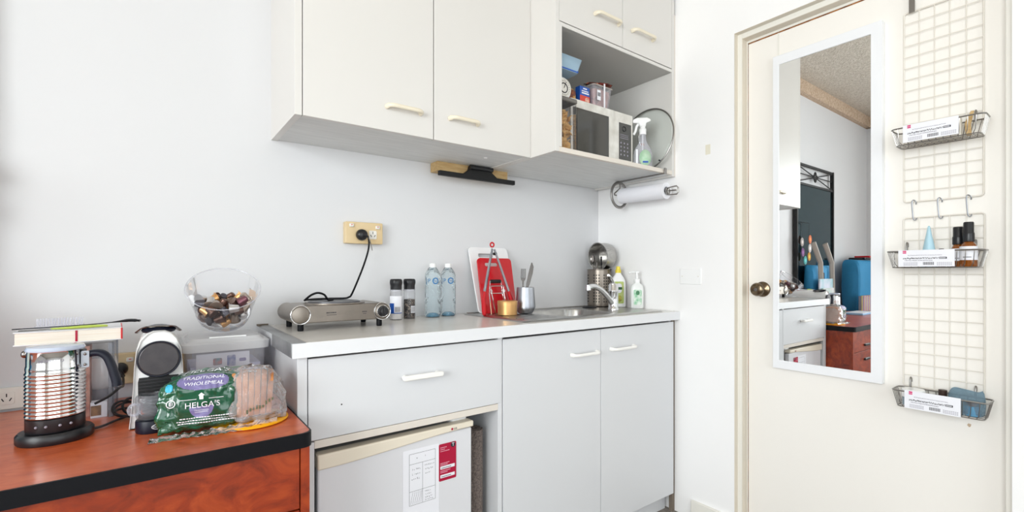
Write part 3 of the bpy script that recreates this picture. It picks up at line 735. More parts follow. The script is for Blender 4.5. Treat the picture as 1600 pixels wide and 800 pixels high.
bm = BM(); box(bm, 1.562, 1.584, 1.4465, 1.448, zm + .028, zm + .072); lb = obj('price_label', bm, M['paper'], t)
bm = BM()
for i in range(7): box(bm, 1.564 + i * .0028, 1.5653 + i * .0028, 1.446, 1.4465, zm + .045, zm + .062)
obj('barcode', bm, M['ink'], lb)
bm = BM(); b0 = rrect(1.557, 1.646, 1.460, 1.526, .012); b1 = rrect(1.549, 1.656, 1.455, 1.538, .014)
A = [bm.verts.new((a, b, zm + .004)) for a, b in b0]; B = [bm.verts.new((a, b, zm + .080)) for a, b in b1]; bm.faces.new(A[::-1]); bm.faces.new(B)
for i in range(n): bm.faces.new((A[i], A[(i + 1) % n], B[(i + 1) % n], B[i]))
o = obj('dried_snacks', bm, M['snack2'], None); tag(o, 'reddish dried snacks filling the clear tub on the microwave', 'snacks'); o['kind'] = 'stuff'
random.seed(11)
for i, (x, y, rz, lb) in enumerate(((1.585, 1.49, .3, 'glossy brown snack packet lying on the left of the snack tub'), (1.63, 1.485, -.5, 'orange-edged snack packet lying on the right of the snack tub'))):
    bm = BM(); bmesh.ops.create_grid(bm, x_segments=12, y_segments=10, size=.5)
    for v in bm.verts:
        u, w = v.co.x * 2, v.co.y * 2; h = max(0, (1 - u ** 4) * (1 - w ** 4)); s = 1
        v.co = Vector((v.co.x * .085, v.co.y * .062, .016 * h + .004 * noise.noise(Vector((u * 3 + i * 9, w * 3, 0)))))
    geo = bmesh.ops.duplicate(bm, geom=bm.verts[:] + bm.edges[:] + bm.faces[:])
    for v in [g for g in geo['geom'] if isinstance(g, bmesh.types.BMVert)]: v.co.z = -v.co.z * .3
    bm.transform(Matrix.Translation((x, y, zm + .102 + .006 * i)) @ Matrix.Rotation(rz, 4, 'Z') @ Matrix.Rotation(.25 - .3 * i, 4, 'X'))
    tag(obj('snack_packet', bm, M['snack']), lb, 'snack packet')

# glass pan lid leaning on the right panel
LC = Vector((1.962, 1.492, 1.816)); LR = .158
t = thing('glass_pan_lid', 'round clear glass pan lid with dark metal rim leaning in the open shelf', 'pan lid', (LC.x, LC.y, ZS))
lm = Matrix.Rotation(math.radians(7), 4, 'Y')
bm = BM(); lathe(bm, [(LR * math.sin(a) , -.026 * (math.cos(a * .98)) ) for a in [PI / 2 * i / 10 for i in range(11)]], 48, LC, 'X', caps=False, mtx=lm); obj('glass_dome', bm, M['glass'], t)
bm = BM(); tube(bm, [LC + lm @ Vector((.0, LR * math.cos(a), LR * math.sin(a))) for a in [2 * PI * i / 64 for i in range(64)]], .0038, 8, closed=True); obj('rim', bm, M['greywire'], t)
bm = BM(); kc = LC + lm @ Vector((-.026, 0, 0))
P = smooth_path([kc + Vector(q) for q in ((0, .002, .028), (-.018, .0, .034), (-.030, 0, .015), (-.030, 0, -.015), (-.018, 0, -.034), (0, .002, -.028))], 5)
tube(bm, P, .0045, 8); obj('handle', bm, M['chrome'], t)
bm = BM(); cyl(bm, kc + Vector((.002, 0, .028)), kc + Vector((-.006, 0, .028)), .008, 12); cyl(bm, kc + Vector((.002, 0, -.028)), kc + Vector((-.006, 0, -.028)), .008, 12); obj('rivet', bm, mat('copper_accent', rgb(190, 110, 70), .4, .6), t)
bm = BM(); cyl(bm, LC + lm @ Vector((-.003, -.09, -.118)), LC + lm @ Vector((.003, -.09, -.118)), .004, 10); obj('steam_vent', bm, M['black'], t)

# trigger spray bottle
SPX, SPY = 1.850, 1.425
t = thing('spray_bottle', 'clear trigger spray bottle with white head and green label in the shelf', 'spray bottle', (SPX, SPY, ZS))
RM = Matrix.Rotation(math.radians(-37), 4, 'Z')
def spx(p): return RM @ Vector(p) + Vector((SPX, SPY, ZS))
bm = BM(); rings = []
for z, w, d in ((0, .040, .024), (.003, .043, .027), (.07, .043, .027), (.095, .036, .024), (.115, .022, .018), (.135, .0145, .0145), (.165, .0125, .0125)):
    rings.append([bm.verts.new(spx((w * math.copysign(abs(math.cos(a)) ** .7, math.cos(a)), d * math.copysign(abs(math.sin(a)) ** .7, math.sin(a)), z))) for a in [2 * PI * i / 28 for i in range(28)]])
for a, b in zip(rings, rings[1:]):
    for i in range(28): bm.faces.new((a[i], a[(i + 1) % 28], b[(i + 1) % 28], b[i]))
bm.faces.new(rings[0][::-1]); bm.faces.new(rings[-1]); bmesh.ops.recalc_face_normals(bm, faces=bm.faces)
obj('bottle', bm, M['clearw'], t)
bm = BM(); lathe(bm, [(.016, 0), (.0165, .004), (.0165, .026), (.012, .030), (.012, .038)], 24, spx((0, 0, .160))); obj('collar', bm, M['whitegl'], t)
bm = BM(); prism(bm, [(-.050, .213), (-.050, .228), (-.030, .238), (.018, .240), (.034, .232), (.036, .222), (.014, .214), (.012, .196), (-.014, .196), (-.022, .212)], lambda a, b, d: spx((a, d, b)), -.012, .012); obj('spray_head', bm, M['whitegl'], t, bevel=.004)
bm = BM(); tube(bm, smooth_path([spx(q) for q in ((-.020, 0, .212), (-.030, 0, .196), (-.034, 0, .178), (-.044, 0, .160))], 4), .004, 8, flat=1.5); obj('trigger', bm, M['whitegl'], t)
bm = BM(); cyl(bm, spx((0, 0, .01)), spx((0, 0, .165)), .0022, 8); obj('dip_tube', bm, M['white'], t)
bm = BM(); n = 24
V = [bm.verts.new(spx((.004 + .028 * math.cos(2 * PI * i / n), -.0278, .045 + .038 * math.sin(2 * PI * i / n)))) for i in range(n)]; bm.faces.new(V)
lb = obj('label', bm, mat('pale_green_label', rgb(200, 226, 200), .5, var=rgb(170, 210, 176), vscale=50), t, solid=.0004)
bm = BM(); 
for q in ((-.008, .018, .022, .030), ): prism(bm, rrect(q[0], q[1], q[2], q[3], .0015, 2), lambda a, b, d: spx((a, d, b)), -.0285, -.0280)
obj('blue_print', bm, M['blue'], lb)
bm = BM(); prism(bm, rrect(-.040, -.030, .01, .085, .003, 3), lambda a, b, d: spx((a, d, b)), -.0278, -.0270); obj('side_label', bm, M['paper'], t)

# ============================================================ things on the worktop
# ---- hotplate
HZ = ZW + .0215
t = thing('electric_hotplate', 'brushed steel single electric hotplate at the left end of the worktop', 'hotplate', (.505, 1.70, ZW))
hx0, hx1, hy0, hy1, hr = .372, .640, 1.600, 1.795, .0300
hc = HZ + hr + .001
bm = BM(); prism(bm, rrect(hx0 - hr * .4, hx1 + hr * .4, hc - .027, hc + .0285, .004, 3), XZ, hy0 + .004, hy1 - .002); obj('casing', bm, M['steelr'], t, bevel=.002)
for x, nm in ((hx0, 'rolled_side'), (hx1, 'rolled_side')):
    bm = BM(); cyl(bm, (x, hy0 + .002, hc), (x, hy1, hc), hr, 40); rs = obj(nm, bm, M['steelr'], t)
    bm = BM(); lathe(bm, [(0, -.0045), (.019, -.004), (.0255, -.0025), (.0275, 0)], 40, (x, hy0 + .0015, hc), 'Y', caps=False)
    obj('end_cap', bm, M['steelr'], rs, label='turned metal end cap')
    bm = BM(); tube(bm, [(x + .029 * math.cos(a), hy0 + .001, hc + .029 * math.sin(a)) for a in [2 * PI * i / 48 for i in range(48)]], .0018, 8, closed=True); obj('cap_ring', bm, M['chrome'], rs)
bm = BM(); lathe(bm, [(0, -.020), (.0125, -.020), (.0150, -.017), (.0170, -.002), (.0170, 0)], 28, (hx1, hy0 - .003, hc), 'Y'); box(bm, hx1 - .0035, hx1 + .0035, hy0 - .0265, hy0 - .022, hc - .012, hc + .012); obj('dial_knob', bm, M['black'], t, bevel=.001)
bm = BM(); tube(bm, [(hx1 + .0195 * math.cos(a), hy0 - .0045, hc + .0195 * math.sin(a)) for a in [2 * PI * i / 40 for i in range(40)]], .0022, 8, closed=True); obj('dial_ring', bm, M['chrome'], t)
bm = BM(); lathe(bm, [(.0, .0015), (.086, .0015), (.090, .003), (.096, .0045), (.101, .0035), (.102, 0)], 56, (.505, 1.698, hc + .0285)); obj('trim_ring', bm, M['steelr'], t)
bm = BM(); lathe(bm, [(0, .0085), (.030, .0085), (.034, .0078), (.080, .0085), (.0855, .007), (.086, .002)], 56, (.505, 1.698, hc + .0285)); obj('cooking_plate', bm, mat('cast_iron', rgb(88, 88, 92), .35, .8), t)
for x, y in ((hx0 + .004, hy0 + .020), (hx1 - .004, hy0 + .020), (hx0 + .004, hy1 - .016), (hx1 - .004, hy1 - .016)):
    bm = BM(); lathe(bm, [(.0, 0), (.0085, 0), (.0095, .004), (.0095, HZ - ZW + .004), (0, HZ - ZW + .004)], 16, (x, y, ZW)); obj('foot', bm, M['blackblue'], t)
bm = BM()
for i, w in enumerate((.004, .0035, .003, .0035, .004, .003, .0035)): box(bm, .452 + i * .0046, .452 + i * .0046 + w * .85, hy0 + .0034, hy0 + .0041, hc + .001, hc + .0048)
for i in range(8): box(bm, .453 + i * .004, .4555 + i * .004, hy0 + .0034, hy0 + .0041, hc - .0055, hc - .0035)
for i in range(4): box(bm, .570 + i * .0042, .573 + i * .0042, hy0 + .0034, hy0 + .0041, hc - .000, hc + .003)
for i in range(3): box(bm, .573 + i * .004, .5755 + i * .004, hy0 + .0034, hy0 + .0041, hc - .006, hc - .004)
obj('printed_lettering', bm, M['ink'], t)
# its cord: coil resting on the plate, then up to the outlet
cp0 = hc + .0407
P = smooth_path([(.662, YB - .048, 1.305), (.669, YB - .056, 1.296), (.672, YB - .056, 1.272), (.668, YB - .055, 1.24), (.650, YB - .062, 1.19), (.620, YB - .08, 1.13), (.588, YB - .105, 1.078), (.572, YB - .118, cp0 + .003), (.556, YB - .118, cp0), (.51, YB - .108, cp0), (.455, YB - .115, cp0), (.418, YB - .145, cp0), (.408, YB - .178, cp0 + .002), (.424, YB - .190, cp0 + .018), (.444, YB - .195, cp0 + .025), (.466, YB - .192, cp0 + .018), (.480, YB - .186, cp0 + .001), (.50, YB - .175, cp0)], 8)
bm = BM(); tube(bm, P, .0036, 8); cd = obj('power_cord', bm, M['blackblue'], t)
bm = BM(); lathe(bm, [(0, .0), (.0215, 0), (.0225, -.004), (.0205, -.016), (.014, -.022), (0, -.024)], 28, (.650, YB - .0325, 1.306), 'Y'); cyl(bm, (.652, YB - .052, 1.305), (.668, YB - .056, 1.300), .0075, 14, .0045); obj('plug', bm, M['black'], cd)
bm = BM(); tube(bm, smooth_path([(.669, YB - .060, 1.296), (.678, YB - .060, 1.27), (.684, YB - .058, 1.245)], 5), .004, 6, flat=.3); obj('tag', bm, M['darkchrome'], cd)

# ---- grinders
def grinder(x, y, label, fill, hfill):
    t = thing('spice_grinder', label, 'spice grinder', (x, y, ZW), -.36)
    bm = BM(); lathe(bm, [(0, 0), (.0225, 0), (.0245, .003), (.0245, .105), (.0225, .112), (.0215, .122)], 32, (0, 0, 0)); obj('jar', bm, M['clear'], t, world=False)
    bm = BM(); lathe(bm, [(0, .003), (.0228, .003), (.0228, hfill), (0, hfill + .003)], 28); obj('contents', bm, M[fill], t, world=False)
    bm = BM(); lathe(bm, [(.0222, .0), (.0235, .0), (.0235, .008), (.0222, .008)], 32, (0, 0, .112), caps=False); obj('clear_collar', bm, M['clearw'], t, world=False)
    bm = BM(); n = 48; prof = [(0, .118), (.0215, .118), (.0225, .124), (.0222, .134), (.0245, .140), (.0255, .148), (.0245, .157), (.021, .161), (0, .162)]
    R = lathe(bm, prof, n)
    for ring, (r, z) in zip(R, prof):
        if z > .136 and r > .01:
            for i, v in enumerate(ring):
                if v.is_valid: k = 1 - .05 * (0.5 + .5 * math.cos(8 * 2 * PI * i / n)); v.co.x *= k; v.co.y *= k
    obj('grinder_cap', bm, M['black'], t, world=False)
    return t
def wraplabel(name, r, a0, a1, z0, z1, m, parent, n=12):
    bm = BM(); A = [[bm.verts.new((r * math.sin(math.radians(a0 + (a1 - a0) * i / n)), -r * math.cos(math.radians(a0 + (a1 - a0) * i / n)), z)) for i in range(n + 1)] for z in (z0, z1)]
    for i in range(n): bm.faces.new((A[0][i], A[0][i + 1], A[1][i + 1], A[1][i]))
    return obj(name, bm, m, parent, world=False)
g = grinder(.770, 1.785, 'salt grinder with black cap and blue and white label, left of the pair', 'salt', .036)
lb = wraplabel('label', .0249, -75, 60, .026, .094, M['paper'], g); wraplabel('blue_label_band', .0251, -75, -20, .026, .066, M['blue'], lb); wraplabel('label_foot', .0251, -75, 60, .026, .029, M['blue'], lb)
for i in range(8): wraplabel('barcode', .0252, -12 + i * 6.5, -9 + i * 6.5, .032, .052, M['ink'], lb, 1)
g = grinder(.834, 1.800, 'pepper grinder with black cap and dark peppercorns, right of the pair', 'pepper', .078)
lb = wraplabel('label', .0249, 10, 60, .024, .052, M['paper'], g)
for i in range(6): wraplabel('barcode', .0251, 14 + i * 7, 17 + i * 7, .027, .049, M['ink'], lb, 1)

# ---- water bottles
prof = [(0, .004), (.014, .002), (.024, .0), (.031, .003), (.0335, .012)]
z = .016
while z < .128:
    prof += [(.0335, z), (.0318, z + .0032), (.0335, z + .0065)]; z += .009
prof += [(.0335, .135), (.0328, .138), (.0328, .168), (.0335, .171), (.0328, .176), (.0318, .182), (.026, .193), (.0185, .204), (.0135, .210), (.0128, .218)]
def bottle(x, y, label, rz):
    t = thing('water_bottle', label, 'water bottle', (x, y, ZW), rz, 'water bottles on the worktop')
    bm = BM(); lathe(bm, prof, 36, caps=False); obj('bottle', bm, M['water'], t, world=False, sharp=60)
    bm = BM(); lathe(bm, [(.0150, .209), (.0150, .2105), (.0145, .2115)], 28); lathe(bm, [(.0, .2255), (.0125, .2255), (.0142, .2235), (.0142, .2115), (.0128, .2115)], 28, caps=False); obj('screw_cap', bm, M['whitegl'], t, world=False)
    bm = BM(); lathe(bm, [(.030, .002), (.026, .010), (.014, .017), (.0, .019)], 10, caps=False); obj('base_dimple', bm, mat('blue_dimple', rgb(70, 130, 160), .2) if 'blue_dimple' not in bpy.data.materials else bpy.data.materials['blue_dimple'], t, world=False, sharp=10)
    m2 = mat('water_print', rgb(24, 110, 170), .4)
    def wr(v): a = v.x / .0338; return Vector((.0338 * math.sin(a), v.y, .0338 * math.cos(a) + v.z))
    fm = frame((0, 0, .152), (1, 0, 0), (0, 0, 1))
    for nm, s, sz_, off in (('printed_ring', None, 0, .010), ('printed_letters', 'Nu', .012, .010), ('printed_wordmark', 'P', .024, -.017), ('printed_panel', '|', .030, -.030)):
        if s is None:
            b = BM(); tube(b, [(off + .0115 * math.cos(a), .0115 * math.sin(a), .0004) for a in [2 * PI * i / 40 for i in range(40)]],   .0026, 5, closed=True, flat=.2)
        else:
            b = text_bm(s, sz_)
            for v in b.verts: v.co.x += off
        for v in b.verts: v.co = wr(v.co)
        b.transform(fm); obj(nm, b, m2, t, world=False)
    return t
bottle(.940, 1.800, 'full clear water bottle with white cap, nearer the pepper grinder', -.42)
bottle(1.020, 1.812, 'full clear water bottle with white cap, nearer the chopping boards', -.45)

# ---- chopping boards leaning on the wall
def board(name, label, m, x0, x1, yb, h, top, hole, th=.008):
    t = thing(name, label, 'chopping board', ((x0 + x1) / 2, yb, ZW + .004 if True else ZW))
    w = x1 - x0; lean = math.asin(min(.99, (top - yb) / h))
    bm = BM(); n = 6
    outer = rrect(-w / 2, w / 2, 0, h, .018, n); hx, hz, hw, hh = hole
    inner = rrect(hx - hw / 2, hx + hw / 2, hz - hh / 2, hz + hh / 2, hh / 2 - .0005, n)
    R = [[bm.verts.new((a, d, b)) for a, b in L] for d in (0, -th) for L in (outer, inner)]
    k = len(outer)
    for i in range(k):
        j = (i + 1) % k
        bm.faces.new((R[0][i], R[0][j], R[1][j], R[1][i])); bm.faces.new((R[2][i], R[2][j], R[3][j], R[3][i]))
        bm.faces.new((R[0][i], R[0][j], R[2][j], R[2][i])); bm.faces.new((R[1][i], R[1][j], R[3][j], R[3][i]))
    bmesh.ops.recalc_face_normals(bm, faces=bm.faces)
    bm.transform(Matrix.Rotation(-lean, 4, 'X'))
    obj('board', bm, m, t, world=False, bevel=.0015)
    return t
b = board('chopping_board', 'large white plastic chopping board leaning on the wall behind the red one', M['white'], 1.152, 1.370, 1.775, .312, YB - .004, (-.02, .272, .085, .018), .009)
b = board('chopping_board', 'smaller red plastic chopping board in front of the white one', M['red'], 1.150, 1.338, 1.740, .252, 1.790, (-.02, .222, .07, .016), .007)

# ---- tongs
TA = Vector((1.210, 1.742, 1.262))
t = thing('kitchen_tongs', 'steel kitchen tongs with red silicone tips and ring, standing open', 'tongs', (TA.x, TA.y, ZW))
for s, e, tip in ((-1, Vector((1.126, 1.690, 1.066)), Vector((1.116, 1.672, ZW + .006))), (1, Vector((1.268, 1.700, 1.066)), Vector((1.286, 1.692, ZW + .006)))):
    bm = BM(); P = [TA + Vector((s * .006, 0, 0)), TA.lerp(e, .5) + Vector((s * .003, 0, 0)), e]
    tube(bm, P, .006, 8, rad=[.009, .012, .0115], flat=.5); obj('arm', bm, M['alu'], t, sharp=30)
    bm = BM(); tube(bm, smooth_path([e + (TA - e) * .05, e.lerp(tip, .35) + Vector((s * .002, 0, 0)), e.lerp(tip, .8), tip], 4), .01, 10, rad=[.012, .013, .014, .0150, .016, .0170, .018, .0185, .018, .017, .016, .014, .010], flat=.6); obj('silicone_tip', bm, M['redsil'], t)
bm = BM(); tube(bm, [TA + Vector((-.008 + .0095 * math.cos(a), -.002, .020 + .0095 * math.sin(a))) for a in [2 * PI * i / 24 for i in range(24)]], .0036, 8, closed=True); obj('hanging_ring', bm, M['redsil'], t)
bm = BM(); cyl(bm, TA + Vector((.007, -.010, -.020)), TA + Vector((.007, .006, -.020)), .0065, 14); obj('pivot', bm, M['blackm'], t)

# ---- wire stand with black grip
t = thing('wire_stand', 'small folding chrome wire stand with black grip before the red board', 'wire stand', (1.225, 1.69, ZW))
bm = BM(); wz = ZW + .0025
P1 = [(1.164, 1.690, wz), (1.162, 1.703, 1.067), (1.166, 1.705, 1.120), (1.226, 1.705, 1.120), (1.230, 1.703, 1.067), (1.262, 1.700, wz)]
tube(bm, P1, .0022, 6)
tube(bm, [(1.184, 1.682, wz), (1.163, 1.692, 1.082), (1.163, 1.692, 1.100), (1.229, 1.692, 1.100), (1.229, 1.692, 1.082), (1.248, 1.684, wz)], .0022, 6)
tube(bm, [(1.163, 1.692, 1.068), (1.231, 1.692, 1.068)], .0022, 6)
for x in (1.162, 1.230): 
    tube(bm, [(x + .007 * math.cos(a), 1.692, 1.078 + .007 * math.sin(a)) for a in [2 * PI * i / 14 for i in range(14)]], .0018, 6, closed=True)
obj('wire_frame', bm, M['chrome'], t)
bm = BM(); cyl(bm, (1.170, 1.705, 1.120), (1.222, 1.705, 1.120), .0082, 16); obj('grip', bm, M['blackm'], t, bevel=.002)

# ---- tin, cup with cutlery
t = thing('round_tin', 'low round copper-gold tin with lid on the drainer edge', 'tin', (1.215, 1.655, zt))
c = (1.208, 1.634, zt + .0032)
bm = BM(); lathe(bm, [(0, 0), (.0405, 0), (.0415, .001), (.0415, .045), (0, .045)], 40, c); obj('base', bm, M['gold'], t)
bm = BM(); lathe(bm, [(.0415, .040), (.0430, .040), (.0430, .058), (.0415, .060), (0, .0600)], 40, c, caps=False); obj('lid', bm, M['gold'], t)
c = (1.318, 1.648, zt + .0032)
t = thing('metal_cup', 'matt aluminium tapered cup holding a fork and a knife', 'cup', c)
bm = BM(); lathe(bm, [(0, 0), (.030, 0), (.033, .003), (.0425, .018), (.0442, .024), (.0442, .030), (.038, .112), (.0375, .1145), (.0365, .112), (.042, .030), (.030, .006), (0, .005)], 40, c); obj('cup_body', bm, M['alu'], t, sharp=50)
def wand(pts, rads, flat, m, name, parent): 
    b = BM(); tube(b, pts, .003, 10, rad=rads, flat=flat); return obj(name, b, m, parent)
f0 = Vector(c) + Vector((-.018, .0, .008)); f1 = Vector(c) + Vector((-.004, .012, .135)); dr = (f1 - f0).normalized()
t = thing('dinner_fork', 'steel fork standing tines up in the aluminium cup', 'fork', f0)
def flatshape(name, prof, o0, o1, th, m, parent):
    """flat cutlery blank: prof = [(t, left, right)] along o0->o1, its face turned to the room"""
    d = (o1 - o0); L_ = d.length; d.normalize(); r_ = Vector((.80, -.60, 0)); r_ = (r_ - d * r_.dot(d)).normalized(); n_ = d.cross(r_)
    b = BM(); F = []
    for side in (-1, 1):
        F.append([[b.verts.new(o0 + d * L_ * t_ + r_ * u + n_ * th / 2 * side) for u in (l, rr)] for t_, l, rr in prof])
    for q in range(len(prof) - 1):
        for s_ in (0, 1): b.faces.new((F[s_][q][0], F[s_][q][1], F[s_][q + 1][1], F[s_][q + 1][0]))
        for e_ in (0, 1): b.faces.new((F[0][q][e_], F[0][q + 1][e_], F[1][q + 1][e_], F[1][q][e_]))
    for q in (0, len(prof) - 1): b.faces.new((F[0][q][0], F[0][q][1], F[1][q][1], F[1][q][0]))
    bmesh.ops.recalc_face_normals(b, faces=b.faces); return obj(name, b, m, parent, bevel=.0006)
ft = f1 + dr * .020
flatshape('handle', [(0, -.007, .007), (.3, -.005, .005), (.8, -.0028, .0028), (.9, -.004, .004), (.95, -.009, .009), (1, -.0105, .0105)], f0, ft, .0022, M['cutlery'], t)
b = BM(); rt = Vector((.80, -.6, 0))
for i in range(4):
    o_ = rt * ((i - 1.5) * .0061); tube(b, [ft + o_ - dr * .002, ft + dr * .022 + o_, ft + dr * .042 + o_ * .95], .0016, 6)
obj('tines', b, M['cutlery'], t)
k0 = Vector(c) + Vector((.014, -.006, .008)); k1 = Vector(c) + Vector((-.006, .004, .118)); k2 = k0 + (Vector(c) + Vector((.040, -.006, .222)) - k0)
k0 = Vector(c) + Vector((-.020, .006, .008)); dr = (k2 - k0).normalized()
t = thing('table_knife', 'steel table knife standing blade up in the aluminium cup', 'knife', k0)
km = k0.lerp(k2, .50)
flatshape('handle', [(0, -.007, .007), (.6, -.006, .006), (1, -.0055, .0055)], k0, km, .004, M['cutlery'], t)
flatshape('blade', [(0, -.0055, .0055), (.15, -.008, .008), (.6, -.010, .009), (.85, -.010, .006), (1, -.009, -.004)], km, k2, .0018, M['cutlery'], t)

# ---- perforated utensil holder
UC = Vector((1.925, 1.768, zt + .0005)); UR = .064
t = thing('utensil_holder', 'perforated stainless steel utensil holder in the sink corner', 'utensil holder', UC)
bm = BM(); lathe(bm, [(0, .0), (.058, .0), (.063, .004), (UR, .012), (UR, .195), (.0665, .198), (.0665, .2), (UR - .002, .2), (UR - .003, .012), (0, .006)], 48, UC); obj('cylinder', bm, M['steelr'], t)
bm = BM()
for col_ in (-3, -2, -1, 1, 2, 3, 6, 7, -7, -6, -10, 10):
    for k in range(10):
        a = math.radians(-127 + col_ * 12); p = UC + Vector((math.cos(a) * (UR + .0004), math.sin(a) * (UR + .0004), .028 + k * .0155)); dn = Vector((math.cos(a), math.sin(a), 0))
        cyl(bm, p - dn * .002, p + dn * .0002, .0037, 10)
obj('perforations', bm, M['slot'], t)
dn = Vector((math.cos(math.radians(-127)), math.sin(math.radians(-127)), 0))
bm = BM(); lathe(bm, [(0, 0), (.010, 0), (.006, .006), (0, .008)], 16, UC + dn * UR + Vector((0, 0, .075)), 'Y'); obj('emblem_stud', bm, M['chrome'], t)
def uten(name, label, base, top, m, head):
    b0 = UC + Vector(base); b1 = UC + Vector(top); t = thing(name, label, 'utensil', b0)
    bm = BM(); tube(bm, [b0, b0.lerp(b1, .5), b1], .004, 8, rad=[.0035, .004, .005], flat=.5); obj('stem', bm, m, t)
    bm = BM()
    if head == 'spoon': ball(bm, b1 + (b1 - b0).normalized() * .018, .022, .8, .35, 1.1)
    else: tube(bm, [b1 - (b1 - b0).normalized() * .035, b1 + (b1 - b0).normalized() * .012], .010, 10, rad=[.010, .009], flat=.5)
    obj('head' if head == 'spoon' else 'grip', bm, m, t)
uten('serving_spoon', 'dark steel spoon leaning left out of the utensil holder', (-.02, .0, .01), (-.062, -.012, .235), M['darkchrome'], 'spoon')
uten('kitchen_knife', 'black-handled kitchen knife standing in the utensil holder', (.0, -.02, .01), (-.018, -.030, .255), M['black'], 'grip')
uten('potato_peeler', 'grey-handled utensil leaning beside the black-handled knife', (-.02, -.01, .01), (-.050, -.028, .225), M['darkchrome'], 'grip')
uten('kitchen_scissors', 'black-handled utensil at the right side of the utensil holder', (.02, .0, .01), (.026, -.054, .190), M['black'], 'grip')

# ---- saucepan on its handle in the holder
PC = UC + Vector((-.012, .0, .268)); pn = Vector((-.97, .06, -.06)).normalized()
t = thing('small_saucepan', 'small stainless saucepan propped mouth outward above the utensil holder', 'saucepan', PC)
q = Vector((0, 0, 1)).rotation_difference(pn).to_matrix().to_4x4()
bm = BM(); lathe(bm, [(0, -.074), (.064, -.074), (.070, -.068), (.0725, -.05), (.0725, -.002), (.0765, .0), (.0765, .002), (.0715, .001), (.070, -.05), (.064, -.070), (0, -.071)], 56, PC, 'Z', mtx=q); obj('pan', bm, M['steel'], t, sharp=50)
bm = BM(); pb = PC + q @ Vector((0, 0, -.03)); 
dn2 = (Vector((0, 0, -1)) - pn * Vector((0, 0, -1)).dot(pn)).normalized()
tube(bm, smooth_path([pb + dn2 * .071, pb + dn2 * .10 , pb + dn2 * .15 + Vector((-.003, 0, 0)), pb + dn2 * .22 + Vector((-.005, -.004, 0))], 4), .006, 8, flat=.45); obj('handle', bm, M['black'], t)
# black plug strainer lying on the sink deck
bm = BM(); lathe(bm, [(0, .0), (.036, 0), (.038, .003), (.034, .007), (.012, .009), (0, .010)], 36, (1.815, 1.735, zt + .0005)); tag(obj('sink_plug', bm, M['black']), 'flat black sink plug lying by the utensil holder', 'sink plug')

# ---- dish soap + hand wash
t = thing('dish_soap_bottle', 'white dish soap bottle with yellow cap standing by the right wall', 'soap bottle', (1.975, 1.655, zt))
def squircle(bm, c, rows, n=32, rz=0.0, e=.75):
    R = []; m = Matrix.Rotation(rz, 4, 'Z')
    for z, w, d in rows:
        R.append([bm.verts.new(Vector(c) + m @ Vector((w * math.copysign(abs(math.cos(a)) ** e, math.cos(a)), d * math.copysign(abs(math.sin(a)) ** e, math.sin(a)), z))) for a in [2 * PI * i / n for i in range(n)]])
    for a, b in zip(R, R[1:]):
        for i in range(n): bm.faces.new((a[i], a[(i + 1) % n], b[(i + 1) % n], b[i]))
    bm.faces.new(R[0][::-1]); bm.faces.new(R[-1]); bmesh.ops.recalc_face_normals(bm, faces=bm.faces)
sr = math.radians(-40); sc = (1.965, 1.672, zt + .0005)
bm = BM(); squircle(bm, sc, ((0, .036, .020), (.004, .040, .024), (.10, .040, .024), (.14, .037, .022), (.160, .026, .018), (.172, .017, .015), (.180, .014, .014)), rz=sr); obj('bottle', bm, M['whitegl'], t)
bm = BM(); lathe(bm, [(.0155, 0), (.0155, .016), (.011, .018), (.0105, .034), (0, .036)], 24, (sc[0], sc[1], sc[2] + .180)); obj('cap', bm, mat('lemon_cap', rgb(236, 214, 60), .3), t)
rm = Matrix.Rotation(sr, 4, 'Z'); rX = rm @ Vector((1, 0, 0)); nO = rm @ Vector((0, -1, 0))
def lab(name, c, w, z0, z1, m, parent, off=.0246, r=.006):
    bm = BM(); 
    prism(bm, rrect(-w / 2, w / 2, z0, z1, r, 3), lambda a, b, d: Vector(c) + rX * a + nO * (off + d) + Vector((0, 0, b)), 0, .0006); return obj(name, bm, m, parent)
lb = lab('label', sc, .050, .02, .135, mat('olive_label', rgb(170, 190, 90), .5, var=rgb(196, 206, 130), vscale=30), t)
lab('label_oval', sc, .030, .075, .125, M['paper'], lb, .0253, .012); lab('label_band', sc, .032, .092, .106, mat('deep_green_print', rgb(40, 90, 50), .5), lb, .026, .003); lab('label_olives', sc, .028, .03, .062, mat('olive_picture', rgb(110, 110, 40), .5, var=rgb(190, 180, 70), vscale=60), lb, .0255, .01)
t = thing('hand_wash_pump', 'white hand wash pump bottle with green label at the worktop end', 'soap dispenser', (1.975, 1.555, zt))
sc = (1.975, 1.558, zt + .0005)
bm = BM(); squircle(bm, sc, ((0, .030, .018), (.004, .033, .021), (.10, .033, .021), (.118, .028, .019), (.128, .014, .013), (.136, .013, .013)), rz=sr); obj('bottle', bm, mat('milky_bottle', rgb(240, 242, 240), .3), t)
bm = BM(); lathe(bm, [(.015, 0), (.015, .014), (.006, .018), (.005, .044), (.012, .046), (.012, .053), (0, .055)], 20, (sc[0], sc[1], sc[2] + .134)); pp = Vector(sc) + Vector((0, 0, .184)); tube(bm, [pp, pp - rX * .03, pp - rX * .040 + Vector((0, 0, -.006))], .0045, 8); obj('pump', bm, M['whitegl'], t)
lb = lab('label', sc, .040, .018, .095, mat('leafy_label', rgb(236, 242, 234), .5, var=rgb(140, 200, 160), vscale=45), t, .0216)
lab('label_emblem', sc, .018, .068, .09, mat('dark_green_emblem', rgb(70, 130, 90), .5), lb, .0224, .008)
